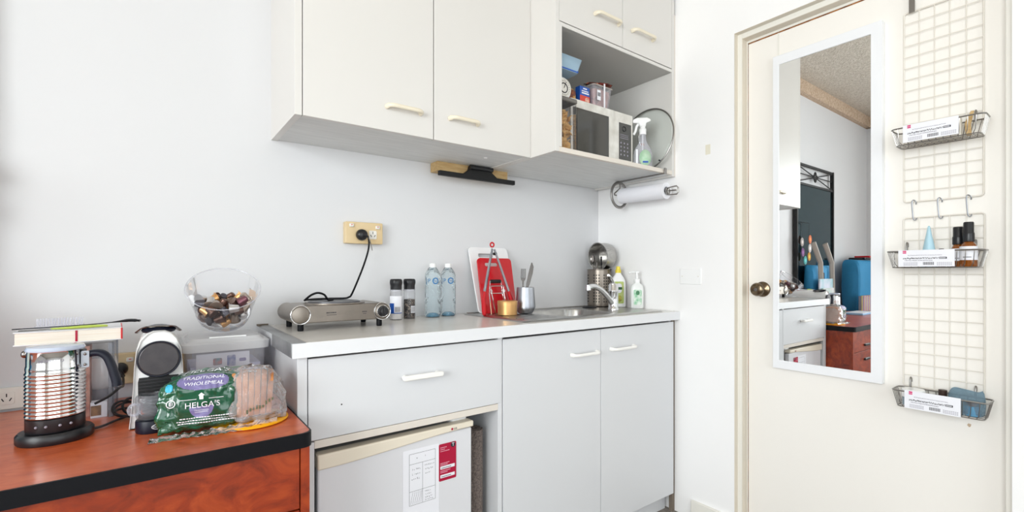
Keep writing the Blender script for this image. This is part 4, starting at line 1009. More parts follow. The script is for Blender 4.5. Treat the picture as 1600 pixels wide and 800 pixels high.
# ============================================================ desk
ZD = .782; dX0, dX1, dYf, dYb = -2.05, .304, 1.185, YB - .02
t = thing('office_desk', 'reddish cherry veneer desk with black edging at the left of the cabinets', 'desk', (-.9, 1.5, 0))
def deskpoly(i=0.0): 
    r = .022; p = [(dX0, dYb), (dX0, dYf + i)]
    for k in range(7):
        a = math.radians(270 + 90 * k / 6); p.append((dX1 - i - r + r * math.cos(a), dYf + i + r + r * math.sin(a)))
    p.append((dX1 - i, dYb)); return p
bm = BM(); prism(bm, deskpoly(.0035), XY, ZD - .033, ZD); obj('desk_top', bm, M['desktop'], t)
bm = BM(); P = [Vector((x, y, ZD - .0175)) for x, y in deskpoly(.004)[1:]]
out = deskpoly(.0); inn = deskpoly(.004); 
V = [[bm.verts.new((x, y, z)) for x, y in out[1:]] for z in (ZD - .034, ZD - .031, ZD - .004, ZD - .0004)]
for v in V[0] + V[3]: pass
W2 = [[bm.verts.new((x, y, z)) for x, y in inn[1:]] for z in (ZD - .035, ZD + .0002)]
L = [W2[0]] + V + [W2[1]]
for a, b in zip(L, L[1:]):
    for i in range(len(a) - 1): bm.faces.new((a[i], a[i + 1], b[i + 1], b[i]))
bmesh.ops.recalc_face_normals(bm, faces=bm.faces)
obj('edge_band', bm, M['blackblue'], t, label='black edge band')
bm = BM(); box(bm, .279, .299, 1.200, dYb, 0, ZD - .034); obj('side_panel', bm, M['deskwood'], t)
bm = BM(); box(bm, dX0 + .02, dX0 + .04, 1.200, dYb, 0, ZD - .034); obj('side_panel', bm, M['deskwood'], t)
bm = BM(); box(bm, dX0 + .04, .279, dYb - .02, dYb, .1, ZD - .034); obj('back_panel', bm, M['deskwood'], t)
for k, (x0, x1) in enumerate(((-.345, .2772), (-1.15, -.365), (-2.0, -1.16))):
    for z0, z1 in ((.600, ZD - .038), (.40, .596), (.06, .396)):
        bm = BM(); box(bm, x0, x1, 1.203, 1.221, z0, z1); d = obj('drawer', bm, M['deskwood'], t, bevel=.001)
        zc_ = min(.640, (z0 + z1) / 2 + .04)
        bm = BM(); xc = .03 if k == 0 else (x0 + x1) / 2
        prism(bm, rrect(xc - .05, xc + .05, zc_ - .008, zc_ + .008, .006), XZ, 1.190, 1.2035); obj('handle', bm, M['black'], d, bevel=.003)

# ---- milk frother
FR = Vector((-.176, 1.486, ZD))
t = thing('milk_frother', 'ribbed chrome milk frother jug on a black oval base with black handle', 'milk frother', FR)
bm = BM(); lathe(bm, [(0, 0), (.060, 0), (.0625, .004), (.0625, .018), (.058, .024), (0, .0245)], 48, FR, sx=1.06, sy=.95); obj('power_base', bm, M['black'], t)
c = FR + Vector((0, 0, .025))
bm = BM(); lathe(bm, [(0, 0), (.049, 0), (.0505, .003), (.0505, .030), (0, .030)], 48, c); bb = obj('black_band', bm, M['black'], t)
pr_ = []; z = .030
for i in range(12):
    pr_ += [(.0493, z + .0004), (.0512, z + .0032), (.0518, z + .0048), (.0510, z + .0064)]; z += .0085
pr_ += [(.0495, z + .001), (.0505, z + .006), (.0500, z + .011), (.0490, z + .014), (.0490, .176), (.0498, .178)]
bm = BM(); lathe(bm, [(.0, .0305)] + pr_ + [(.0, .178)], 56, c); obj('ribbed_jug', bm, M['chrome'], t, sharp=80)
bm = BM(); lathe(bm, [(.050, 0), (.051, .003), (.048, .009), (.03, .011), (0, .0115)], 48, c + Vector((0, 0, .178)), caps=False); obj('lid', bm, mat('pale_clear_lid', rgb(196, 206, 226), .12, coat=.4), t)
bm = BM(); ball(bm, c + Vector((-.050, -.003, .172)), .008, .8, .8, 1); obj('spout', bm, M['darkchrome'], t)
hd = Vector((.97, -.25, 0)).normalized()
hp = [c + hd * a + Vector((0, 0, b)) for a, b in ((.050, .160), (.064, .165), (.080, .165), (.092, .156), (.100, .138), (.106, .116), (.111, .096), (.112, .086))]
bm = BM(); P = smooth_path(hp, 5); tube(bm, P, .012, 14, rad=[.0105 + .0025 * i / len(P) for i in range(len(P))], flat=.75); hn = obj('handle', bm, M['navy'], t)
bm = BM(); q = frame(c + hd * .060 + Vector((0, -.0, .154)), hd, (0, 0, 1)); prism(bm, rrect(-.011, .004, -.019, .019, .003), XY, .010, .0125); bm.transform(q)
pl = obj('rivet_plate', bm, M['alu'], hn)
bm = BM()
for s in (-.012, .012): ball(bm, q @ Vector((-.0035, s, .013)), .0032)
obj('rivet', bm, M['darkchrome'], pl)
bm = BM(); prism(bm, rrect(-.026, -.008, -.020, .022, .003), XY, -.012, .009); bm.transform(q); obj('handle_mount', bm, M['black'], t, bevel=.002)
def wrapcyl(r, ang):
    def w(v): a = v.x / r + ang; return Vector((r * math.sin(a), 0, v.y)) + Vector((0, -r * math.cos(a), 0)) + Vector((0, 0, 0))
    return w
def cyltext(name, body, size, m, parent, c, r, ang, z, shear=0):
    b = text_bm(body, size, ext=.0003, shear=shear)
    for v in b.verts:
        a = v.co.x / r + ang; rr = r + .0004 + v.co.z; v.co = Vector((c.x + rr * math.sin(a), c.y - rr * math.cos(a), c.z + z + v.co.y))
    return obj(name, b, m, parent)
cyltext('engraved_lettering', 'NESPRESSO', .0085, M['inkl'], t, c, .0492, -.05, .158)
for a in (-.55, -.2, .25, .62):
    p = c + Vector((math.sin(a) * .0508, -math.cos(a) * .0508, .016)); b = BM(); ball(b, p, .0028); obj('indicator_light', b, M['inkl'], bb)

# ---- acrylic organiser, book, brush, spatula behind the frother
ox0, ox1, oy0, oy1, oz1 = -.238, -.083, 1.625, 1.800, ZD + .194
t = thing('acrylic_organiser', 'clear acrylic stand with round corner posts behind the milk frother', 'organiser', (-.17, 1.7, ZD))
bm = BM(); box(bm, ox0, ox1, oy0, oy0 + .0025, ZD + .001, oz1); box(bm, ox0, ox1, oy1 - .0025, oy1, ZD + .001, oz1); box(bm, ox0, ox0 + .0025, oy0, oy1, ZD + .001, oz1); box(bm, ox1 - .0025, ox1, oy0, oy1, ZD + .001, oz1); obj('side_wall', bm, M['clear'], t)
bm = BM(); box(bm, ox0, ox1, oy0, oy1, oz1, oz1 + .004); obj('top_plate', bm, M['clear'], t)
for x in (ox0 + .004, ox1 - .004):
    for y in (oy0 + .004, oy1 - .004):
        bm = BM(); cyl(bm, (x, y, ZD), (x, y, oz1), .0065, 12); obj('corner_post', bm, clear('acrylic_post', (.8, .84, .9, 1), .05, 1, .12) if 'acrylic_post' not in bpy.data.materials else bpy.data.materials['acrylic_post'], t)
bm = BM(); box(bm, -.152, -.132, 1.66, 1.72, ZD + .0005, ZD + .185); tag(obj('tea_carton', bm, mat('pinkish_brown_carton', rgb(206, 152, 132), .6, var=rgb(150, 84, 66), vscale=30)), 'tall pinkish-brown carton inside the acrylic stand', 'carton')
t = thing('small_box', 'small white box with brown picture at the foot of the acrylic stand', 'box', (-.115, 1.655, ZD))
bm = BM(); box(bm, -.129, -.096, 1.635, 1.665, ZD + .0005, ZD + .040); obj('carton', bm, M['paper'], t)
bm = BM(); box(bm, -.1285, -.108, 1.6342, 1.6348, ZD + .006, ZD + .032); obj('picture', bm, mat('brown_picture', rgb(168, 120, 70), .6, var=rgb(110, 76, 40), vscale=60), t)
t = thing('white_mug', 'white rounded mug inside the clear acrylic stand', 'mug', (-.11, 1.72, ZD))
bm = BM(); lathe(bm, [(0, 0), (.024, 0), (.030, .006), (.034, .03), (.034, .06), (.030, .085), (.028, .085), (.031, .06), (.03, .01), (0, .006)], 32, (-.112, 1.730, ZD + .060)); obj('body', bm, M['whitegl'], t)
bm = BM(); lathe(bm, [(0, 0), (.03, 0), (.026, .02), (.022, .06), (0, .0605)], 24, (-.112, 1.730, ZD)); obj('pedestal', bm, mat('grey_stand', rgb(150, 150, 160), .4), t)
zb = oz1 + .0045
t = thing('thick_book', 'thick white book with red ribbon lying on the acrylic stand behind the frother', 'book', (-.17, 1.7, zb))
bq = Matrix.Translation((-.172, 1.705, zb)) @ Matrix.Rotation(math.radians(3), 4, 'Z')
def bb_(x0, x1, y0, y1, z0, z1): 
    b = BM(); box(b, x0, x1, y0, y1, z0, z1); b.transform(bq); return b
obj('pages', bb_(-.098, .100, -.062, .066, .0025, .031), mat('book_pages', rgb(238, 226, 210), .8, var=rgb(246, 240, 230), vscale=30, vstretch=(.2, 1, 30)), t)
for z0 in (.031, 0): obj('cover', bb_(-.101, .104, -.065, .068, z0, z0 + .0024), mat('white_cover', rgb(236, 236, 240), .4) if z0 else bpy.data.materials['white_cover'], t, bevel=.0008)
obj('spine', bb_(.100, .104, -.065, .068, .0, .0335), M['redsil'], t, bevel=.001)
obj('ribbon', bb_(.010, .0145, -.0628, -.0618, .0026, .031), M['magnet'], t)
zb2 = zb + .0338
t = thing('silicone_spatula', 'black long-handled spatula lying across the thick book', 'spatula', (-.17, 1.69, zb2))
bm = BM(); P = smooth_path([(-.275, 1.665, zb2 + .0055), (-.19, 1.66, zb2 + .0075), (-.12, 1.655, zb2 + .010), (-.075, 1.65, zb2 + .014), (-.050, 1.648, zb2 + .016), (-.028, 1.645, zb2 + .014)], 6)
tube(bm, P, .004, 10, rad=[.0045 if i < 16 else .0045 + .010 * min(1, (i - 16) / 6) * (1 if i < 28 else .6) for i in range(len(P))], flat=.28); obj('spatula_body', bm, M['blackblue'], t)
t = thing('herb_scissors', 'lime green handled scissors lying on the thick book', 'scissors', (-.16, 1.65, zb2))
bm = BM(); tube(bm, smooth_path([(-.205, 1.648, zb2 + .004), (-.17, 1.643, zb2 + .0045), (-.14, 1.642, zb2 + .0055), (-.105, 1.64, zb2 + .006), (-.095, 1.64, zb2 + .005)], 5), .006, 10, flat=.55, rad=[.0035 + .0035 * math.sin(PI * i / 20) for i in range(21)]); obj('grip', bm, M['lime'], t)
bm = BM(); tube(bm, [(-.262, 1.652, zb2 + .0022), (-.23, 1.65, zb2 + .003), (-.203, 1.648, zb2 + .004)], .0045, 8, flat=.35); obj('blade', bm, M['steel'], t)
t = thing('bristle_brush', 'pale clear bristle brush lying bristles up at the back of the book', 'brush', (-.20, 1.735, zb2))
bm = BM(); prism(bm, rrect(-.245, -.150, 1.72, 1.755, .01), XY, zb2 + .0003, zb2 + .006); obj('brush_head', bm, M['clearw'], t)
bm = BM()
for i in range(16):
    for j in range(4): cyl(bm, (-.240 + i * .0057, 1.725 + j * .008, zb2 + .006), (-.240 + i * .0057 + (i - 8) * .0002, 1.725 + j * .008, zb2 + .024), .0007, 5)
obj('bristles', bm, M['clearw'], t)

# ---- capsule coffee machine
EC = Vector((.012, 1.50, ZD))
t = thing('capsule_coffee_machine', 'white and black capsule coffee machine standing on the desk', 'coffee machine', EC)
def shell(y, grow, zt_=.232):
    p = []; wb, wm, wt = .0585, .050, .034
    side = [(wb, 0), (wb - .003, .03), (wm + .001, .09), (wm - .001, .14), (wm - .005, .185), (wt + .002, .212), (wt - .010, .226), (.012, zt_), (0, zt_ + .0005)]
    r = [(x + grow * (1 if x > .02 else x / .02), z + (grow if z > .1 else 0)) for x, z in side]
    return r + [(-x, z) for x, z in r[-2::-1]]
bm = BM(); rings = []
for y, g in ((1.462, -.004), (1.458, -.0015), (1.462, .0), (1.60, .0), (1.70, -.004), (1.745, -.014), (1.76, -.03)):
    rings.append([bm.verts.new((EC.x + a, y if y > 1.459 else 1.457, ZD + .002 + b)) for a, b in shell(y, g)])
n = len(rings[0])
for a, b in zip(rings, rings[1:]):
    for i in range(n): bm.faces.new((a[i], a[(i + 1) % n], b[(i + 1) % n], b[i]))
bm.faces.new(rings[0]); bm.faces.new(rings[-1][::-1]); bmesh.ops.recalc_face_normals(bm, faces=bm.faces)
obj('shell', bm, M['whitegl'], t, sharp=50)
bm = BM(); cyl(bm, (EC.x, 1.4585, ZD + .166), (EC.x, 1.446, ZD + .166), .041, 48); ff = obj('round_front', bm, mat('graphite_front', rgb(70, 66, 68), .35, .3, var=rgb(60, 56, 60), vscale=40), t, bevel=.003)
bm = BM(); tube(bm, [(EC.x + .0418 * math.cos(a), 1.449, ZD + .166 + .0418 * math.sin(a)) for a in [2 * PI * i / 48 for i in range(48)]], .0024, 8, closed=True); obj('front_ring', bm, M['navy'], ff)
bm = BM(); prism(bm, [(-.040, .012), (.040, .012), (.041, .112), (.039, .122), (.022, .122), (.012, .128), (-.012, .128), (-.022, .122), (-.039, .122), (-.041, .112)], lambda a, b, d: (EC.x + a, d, ZD + b), 1.4535, 1.470); gr = obj('cup_bay', bm, M['blackm'], t)
bm = BM()
for i in range(13): box(bm, EC.x - .039, EC.x + .039, 1.4505, 1.4540, ZD + .022 + i * .0078, ZD + .0252 + i * .0078)
obj('grille_slats', bm, M['black'], gr)
bm = BM(); lathe(bm, [(.0, 0), (.034, 0), (.036, .004), (.030, .012), (.016, .016), (0, .017)], 32, (EC.x, 1.51, ZD + .228), sy=1.35); obj('lever_cap', bm, M['navy'], t)
bm = BM(); tube(bm, smooth_path([(EC.x - .044, 1.53, ZD + .226), (EC.x - .030, 1.49, ZD + .240), (EC.x - .015, 1.475, ZD + .243), (EC.x + .015, 1.475, ZD + .243), (EC.x + .030, 1.49, ZD + .240), (EC.x + .044, 1.53, ZD + .226)], 5), .0055, 8, flat=.5); obj('top_lever', bm, M['darkchrome'], t)
DC = Vector((EC.x - .012, 1.428, ZD))
bm = BM(); lathe(bm, [(0, 0), (.0325, 0), (.034, .003), (.034, .026), (.0325, .029), (0, .029)], 40, DC); dt = obj('drip_tray', bm, M['navy'], t)
bm = BM(); tube(bm, [(DC.x + (.0345) * math.sin(.35 + .42 * math.cos(a)), DC.y - .0345 * math.cos(.35 + .42 * math.cos(a)), ZD + .0155 + .006 * math.sin(a)) for a in [2 * PI * i / 30 for i in range(30)]], .0007, 5, closed=True); obj('badge_outline', bm, M['paper'], dt)
cyltext('badge_lettering', "DeLonghi", .0065, M['paper'], dt, DC, .0342, .35, .0155)
# glass cup on the tray
t = thing('glass_espresso_cup', 'double-wall clear glass cup with handle on the coffee machine tray', 'glass cup', DC + Vector((0, 0, .0295)))
bm = BM(); c2 = DC + Vector((-.004, 0, .0295)); lathe(bm, [(0, 0), (.021, 0), (.028, .004), (.0305, .014), (.0305, .050), (.028, .056), (.024, .058), (.0225, .054), (.024, .048), (.024, .02), (.018, .008), (0, .006)], 40, c2); obj('glass', bm, clear('cup_glass', (.95, .96, .98, 1), .03, 1, .10, (.8, .82, .88, 1)), t, sharp=60)
bm = BM(); tube(bm, [c2 + Vector((-.031 - .0105 * math.cos(a) , -.006, .026 + .013 * math.sin(a))) for a in [2 * PI * i / 26 for i in range(26)]], .0036, 10, closed=True); obj('handle', bm, clear('handle_glass', (.86, .88, .93, 1), .03, 1, .2), t)

# cords behind
def cord(name, label, pts, r=.003, m='black'):
    bm = BM(); tube(bm, smooth_path(pts, 6), r, 8); return tag(obj(name, bm, M[m]), label, 'power cord')
z0 = ZD + .0045
t = thing('coiled_cord', 'bundled black cord lying in loops between the acrylic stand and coffee machine', 'power cord', (-.05, 1.6, ZD))
for k, (cx0, cy0, a0, rr, tl) in enumerate(((-.052, 1.60, .2, .026, .5), (-.060, 1.59, .9, .022, .9), (-.046, 1.60, 1.8, .020, 1.3), (-.050, 1.585, 2.6, .028, .25))):
    bm = BM(); m_ = Matrix.Translation((cx0, cy0, ZD + .008 + rr * math.sin(tl))) @ Matrix.Rotation(a0 * .4, 4, 'Z') @ Matrix.Rotation(tl, 4, 'X')
    tube(bm, [m_ @ Vector((rr * math.cos(a) * 1.1, rr * math.sin(a), 0)) for a in [2 * PI * i / 28 for i in range(28)]], .003, 7, closed=True); obj('cord_loop', bm, M['black'], t)
cord('frother_cord', 'black cord running from the frother base to the coiled cord', [FR + Vector((.055, .02, .006)), (-.10, 1.52, z0), (-.075, 1.55, z0 + .002), (-.05, 1.575, z0 + .004)])
cord('machine_cord', 'black cord rising behind the frother to the low cream outlet', [(-.098 - .02, 1.60, z0 + .04), (-.09, 1.60, z0 + .055), (-.070, 1.62, z0 + .07), (-.066, 1.70, z0 + .06), (-.07, 1.79, z0 + .07), (-.080, 1.812, z0 + .078)])
bm = BM(); lathe(bm, [(0, 0), (.018, 0), (.019, -.006), (.016, -.018), (.009, -.024), (0, -.025)], 24, (-.078, YB - .0325, .872), 'Y'); cyl(bm, (-.078, YB - .052, .87), (-.072, YB - .058, .85), .007); tag(obj('wall_plug', bm, M['black']), 'round black plug in the low cream outlet behind the frother handle', 'plug')

# ---- storage box, bowl, capsules
bx = (.066, .284, 1.605, 1.835)
t = thing('plastic_storage_box', 'cloudy plastic storage box with clip lid on the desk beside the cabinet', 'storage box', ((bx[0] + bx[1]) / 2, 1.72, ZD))
def taper(L0, L1, z0, z1, th=0, bottom=True):
    bm = BM(); A = [bm.verts.new((a, b, z0)) for a, b in L0]; B = [bm.verts.new((a, b, z1)) for a, b in L1]; n = len(A)
    if bottom: bm.faces.new(A[::-1])
    for i in range(n): bm.faces.new((A[i], A[(i + 1) % n], B[(i + 1) % n], B[i]))
    return bm
obj('tub', taper(rrect(bx[0] + .016, bx[1] - .016, bx[2] + .012, bx[3] - .012, .02), rrect(bx[0] + .008, bx[1] - .008, bx[2] + .006, bx[3] - .006, .022), ZD + .0015, ZD + .158), M['clearw'], t)
bm = BM(); L = [(rrect(bx[0] - .001, bx[1] + .001, bx[2] - .001, bx[3] + .001, .026), ZD + .150), (rrect(bx[0] - .003, bx[1] + .003, bx[2] - .003, bx[3] + .003, .028), ZD + .172), (rrect(bx[0] + .004, bx[1] - .004, bx[2] + .004, bx[3] - .004, .026), ZD + .178), (rrect(bx[0] + .012, bx[1] - .012, bx[2] + .012, bx[3] - .012, .02), ZD + .176), (rrect(bx[0] + .020, bx[1] - .020, bx[2] + .020, bx[3] - .020, .02), ZD + .186)]
R = [[bm.verts.new((a, b, z)) for a, b in l] for l, z in L]; n = len(R[0])
for a, b in zip(R, R[1:]):
    for i in range(n): bm.faces.new((a[i], a[(i + 1) % n], b[(i + 1) % n], b[i]))
bm.faces.new(R[-1]); obj('lid', bm, M['clearlid'], t)
bm = BM(); box(bm, .13, .225, 1.632, 1.645, ZD + .186, ZD + .189); obj('lid_label', bm, M['whitegl'], t)
bm = BM(); box(bm, .085, .262, 1.63, 1.80, ZD + .004, ZD + .105); tag(obj('lilac_package', bm, mat('lilac_package', rgb(196, 196, 224), .6, var=rgb(220, 220, 236), vscale=20)), 'pale lilac package lying inside the cloudy plastic storage box', 'package')
t = thing('picture_packet', 'white packet with small coloured pictures inside the storage box', 'packet', (.17, 1.623, ZD))
bm = BM(); box(bm, .098, .232, 1.6215, 1.6255, ZD + .092, ZD + .142); obj('packet', bm, M['paper'], t)
for x, w, h, m_ in ((.150, .022, .02, mat('teal_red_picture', rgb(70, 140, 150), .5, var=rgb(190, 80, 80), vscale=80)), (.185, .022, .032, mat('figure_picture', rgb(90, 110, 170), .5, var=rgb(220, 220, 230), vscale=60)), (.214, .018, .010, M['lilac'])):
    bm = BM(); prism(bm, rrect(x - w / 2, x + w / 2, ZD + .118 - h / 2, ZD + .118 + h / 2, .003, 2), XZ, 1.6208, 1.6213); obj('picture', bm, m_, t)
bm = BM(); box(bm, .10, .23, 1.6208, 1.6213, ZD + .094, ZD + .099); obj('green_print', bm, mat('pale_green_print', rgb(160, 210, 170), .5), t)

tilt = math.radians(-38)
# bowl frame: local z is its axis, tipped towards the camera
toc = Vector((.175 - 0, 1.73 - 0, 0)).normalized()
axis = Vector((-toc.x * math.sin(-tilt), -toc.y * math.sin(-tilt), math.cos(tilt)))
BO = Vector((.176, 1.722, ZD + .187 + .060 * math.sin(-tilt) + .010))
bq = Vector((0, 0, 1)).rotation_difference(axis).to_matrix().to_4x4()
t = thing('clear_plastic_bowl', 'clear round plastic bowl of coffee capsules tipped forward on the storage box', 'bowl', BO)
bm = BM(); lathe(bm, [(0, .002), (.050, .0), (.062, .003), (.069, .012), (.094, .120), (.0965, .122)], 56, BO, mtx=bq, caps=False); obj('bowl', bm, M['clear'], t)
bm = BM(); tube(bm, [BO + bq @ Vector((.0965 * math.cos(a), .0965 * math.sin(a), .122)) for a in [2 * PI * i / 64 for i in range(64)]], .0017, 6, closed=True); obj('rim', bm, clear('bowl_rim', (.9, .9, .92, 1), .1, 1, .25), t)
bm = BM(); tube(bm, [BO + bq @ Vector((.073 * math.cos(a), .073 * math.sin(a), .030)) for a in [2 * PI * i / 64 for i in range(64)]], .0012, 6, closed=True); obj('fold_line', bm, clear('bowl_line', (.9, .9, .92, 1), .1, 1, .25), t)
bm = BM(); tube(bm, [BO + bq @ Vector((.0635 * math.cos(a), .0635 * math.sin(a), .003)) for a in [2 * PI * i / 64 for i in range(64)]], .0016, 6, closed=True); obj('base_ring', bm, bpy.data.materials['bowl_line'], t)
caps = [('dark brown', rgb(120, 92, 82)), ('charcoal', rgb(92, 90, 98)), ('silver', rgb(214, 212, 212)), ('gold', rgb(222, 172, 116)), ('plum', rgb(128, 84, 94)), ('taupe', rgb(176, 162, 150))]
proto = {}
for nm, cc in caps:
    m_ = mat('capsule_' + nm.replace(' ', '_'), cc, .32, .75)
    bm = BM(); lathe(bm, [(0, .0265), (.006, .0262), (.0095, .024), (.0138, .003), (.0140, .0012), (.0182, .0010), (.0184, 0), (.0, -.0004)], 22)
    me = bpy.data.meshes.new('coffee_capsule')
    for f in bm.faces: f.smooth = True
    for e in bm.edges:
        if len(e.link_faces) == 2 and e.calc_face_angle(0) > .7: e.smooth = False
    bm.to_mesh(me); bm.free(); me.materials.append(m_); proto[nm] = me
random.seed(21); placed = []; tries = 0
inv = bq.inverted(); down = inv @ Vector((0, 0, -1))
cand = []
while len(placed) < 44 and tries < 60000:
    tries += 1
    lp = Vector((random.uniform(-.08, .08), random.uniform(-.08, .08), random.uniform(.013, .085)))
    rmax = .066 + (lp.z - .012) * .26 - .0165
    if math.hypot(lp.x, lp.y) > rmax: continue
    wp = BO + bq @ lp
    if wp.z > BO.z + .066 + .02 * (tries / 60000): continue
    if any((wp - q_).length < .0228 for q_ in placed): continue
    placed.append(wp)
placed.sort(key=lambda p: p.z)
order = ['silver', 'gold', 'charcoal', 'dark brown', 'taupe', 'gold', 'dark brown', 'charcoal', 'taupe', 'silver', 'plum', 'dark brown', 'gold']
for i, wp in enumerate(placed):
    nm = order[i % len(order)]
    o = bpy.data.objects.new('coffee_capsule', proto[nm]); COL.objects.link(o)
    r_ = Matrix.Rotation(random.uniform(0, 6.28), 4, 'Z') @ Matrix.Rotation(random.uniform(.3, 2.6), 4, 'X')
    o.location = wp - (r_ @ Vector((0, 0, .012))); o.rotation_euler = r_.to_euler()
    tag(o, nm + ' foil coffee capsule in the clear bowl on the storage box', 'coffee capsule', nm + ' coffee capsules in the clear bowl')

# ---- yellow trivet
t = thing('yellow_plastic_trivet', 'flat round yellow plastic trivet with slots under the bread bag', 'trivet', (.196, 1.368, ZD))
c = Vector((.199, 1.368, ZD + .0008))
bm = BM(); lathe(bm, [(.0, 0), (.083, 0), (.086, .002), (.086, .0045), (.084, .006), (0, .006)], 56, c); tr = obj('disc', bm, M['yellow'], t)
bm = BM()
for rr in (.060, .045, .030): tube(bm, [c + Vector((rr * math.cos(a), rr * math.sin(a), .006)) for a in [2 * PI * i / 48 for i in range(48)]], .0012, 6, closed=True)
obj('raised_ring', bm, M['yellow'], tr)
for i in range(22):
    a = 2 * PI * i / 22; d = Vector((math.cos(a), math.sin(a), 0)); bm = BM(); tube(bm, [c + d * .070 + Vector((0, 0, .0062)), c + d * .077 + Vector((0, 0, .0062))], .0022, 8, flat=.3)
    obj('slot_hole', bm, mat('deep_amber', rgb(190, 112, 10), .6) if 'deep_amber' not in bpy.data.materials else bpy.data.materials['deep_amber'], tr)

# ---- bread
BRZ = math.radians(-9); BB = Vector((.112, 1.374, ZD + .0062))
t = thing('bread_loaf', 'sliced wholemeal loaf in a green printed plastic bag on the desk', 'bread', BB, BRZ)
def loft(rows, e=.62, n=48, seed=0, crump=0.0, cs=24):
    """rows: (x, halfdepth, height, zoff, yoff) -> closed rounded cross-sections along local x"""
    bm = BM(); R = []
    for x, hd_, h, zo, yo in rows:
        ring = []
        for i in range(n):
            a = 2 * PI * i / n; ca, sa = math.cos(a), math.sin(a)
            y = hd_ * math.copysign(abs(ca) ** e, ca) + yo; z = zo + h / 2 + h / 2 * math.copysign(abs(sa) ** e, sa)
            ring.append(bm.verts.new((x, y, z)))
        R.append(ring)
    for a, b in zip(R, R[1:]):
        for i in range(n): bm.faces.new((a[i], a[(i + 1) % n], b[(i + 1) % n], b[i]))
    bm.faces.new(R[0]); bm.faces.new(R[-1][::-1]); bmesh.ops.recalc_face_normals(bm, faces=bm.faces)
    if crump:
        bm.normal_update()
        for v in bm.verts:
            if v.co.z > .004:
                f = abs(noise.noise(v.co * cs + Vector((seed, 0, 0)))) + .5 * abs(noise.noise(v.co * cs * 2.3 + Vector((0, seed, 0))))
                v.co += v.normal * crump * (f - .35)
                v.co.z = max(v.co.z, .0010)
    return bm
def interp(rows, k):
    out = []
    for a, b in zip(rows, rows[1:]):
        for j in range(k): s = j / k; out.append(tuple(a[q] * (1 - s) + b[q] * s for q in range(5)))
    out.append(rows[-1]); return out
bread = loft(interp([(-.062, .050, .118, .008, 0), (.03, .050, .120, .008, 0), (.053, .050, .120, .009, .0)], 3), seed=3, crump=.006, cs=40)
obj('loaf', bread, M['bread'], t, world=False, sharp=60)
def slice_bm(x, lean, grow, inner):
    bm = BM(); pr = []
    for i in range(40):
        a = 2 * PI * i / 40; ca, sa = math.cos(a), math.sin(a)
        y = .051 * math.copysign(abs(ca) ** .55, ca) * (1.04 if sa > .2 else 1); z = .064 + .056 * math.copysign(abs(sa) ** .6, sa)
        pr.append((y * (1 - inner) * grow, .064 + (z - .064) * (1 - inner) * grow))
    prism(bm, pr, lambda a, b, d: (d, a, b), -.0058 - (.0004 if inner else 0), .0058 + (.0004 if inner else 0))
    bm.transform(Matrix.Translation((x, 0, .004)) @ Matrix.Rotation(lean, 4, 'Y')); return bm
for i, (x, ln_) in enumerate(((.062, .00), (.0745, .01), (.087, .02), (.0995, .03), (.112, .045), (.125, .06))):
    sl = obj('slice', slice_bm(x, ln_, 1 - .012 * i, 0), M['bread'], t, world=False, bevel=.001)
    obj('crumb', slice_bm(x, ln_, 1 - .012 * i, .07), M['crumb'], sl, world=False)
bag_rows = interp([(-.098, .004, .090, .0, -.046), (-.090, .020, .105, .0, -.034), (-.076, .046, .120, .0, -.010), (-.056, .060, .130, .0, -.002), (.0, .061, .134, .0, 0), (.030, .060, .134, .0, .002), (.050, .058, .130, .0, .002), (.060, .054, .122, .003, .002)], 9)
gb = loft(bag_rows, e=.55, n=110, seed=9, crump=.012, cs=26)
for v in gb.verts:
    if .088 < v.co.z < .122 and v.co.y < -.02 and -.075 < v.co.x < .035:
        k_ = 1 - abs((v.co.z - .105) / .017); v.co.y -= .0035 * k_ * abs(math.sin(v.co.x * 260 + 9 * v.co.z)); v.co.z -= .002 * k_
gb.normal_update(); bv = BVHTree.FromBMesh(gb)
bag = obj('printed_bag', gb, M['green'], t, world=False, sharp=70, label='green printed plastic bag')
film = loft(interp([(.048, .056, .122, .002, .0), (.07, .062, .136, .001, .0), (.115, .060, .134, .0, .0), (.142, .050, .118, .0, .0), (.158, .036, .090, .004, .002), (.166, .018, .050, .01, .004)], 5), e=.6, n=64, seed=5, crump=.016, cs=30)
obj('clear_film_end', film, M['film'], t, world=False, sharp=80)
# film skirt crumpled along the desk in front
bm = BM(); bmesh.ops.create_grid(bm, x_segments=60, y_segments=10, size=.5)
for v in bm.verts:
    u, w = v.co.x + .5, v.co.y + .5
    wd = .012 + .030 * math.sin(PI * min(1, u * 1.05)) ** 2 * u + (.02 * (1 - u) ** 3)
    x = -.110 + u * .255; v.co = Vector((x, -.054 - w * wd + (.05 * max(0, u - .75)), -.0040 + .012 * abs(noise.noise(Vector((u * 14, w * 3, 2)))) * (1 - .5 * w) + .010 * (1 - w) * u))
obj('film_skirt', bm, M['film'], t, world=False, sharp=80)
dirn = Vector((-.02, 1, -.22)).normalized()
def conform(bm, off=.0008, d=dirn):
    dead = []
    for v in bm.verts:
        h = bv.ray_cast(v.co, d)
        if h[0] is None: dead.append(v)
        else: v.co = h[0] + h[1] * off * (1 if h[1].dot(d) < 0 else -1)
    bmesh.ops.delete(bm, geom=dead, context='VERTS')
    return bm
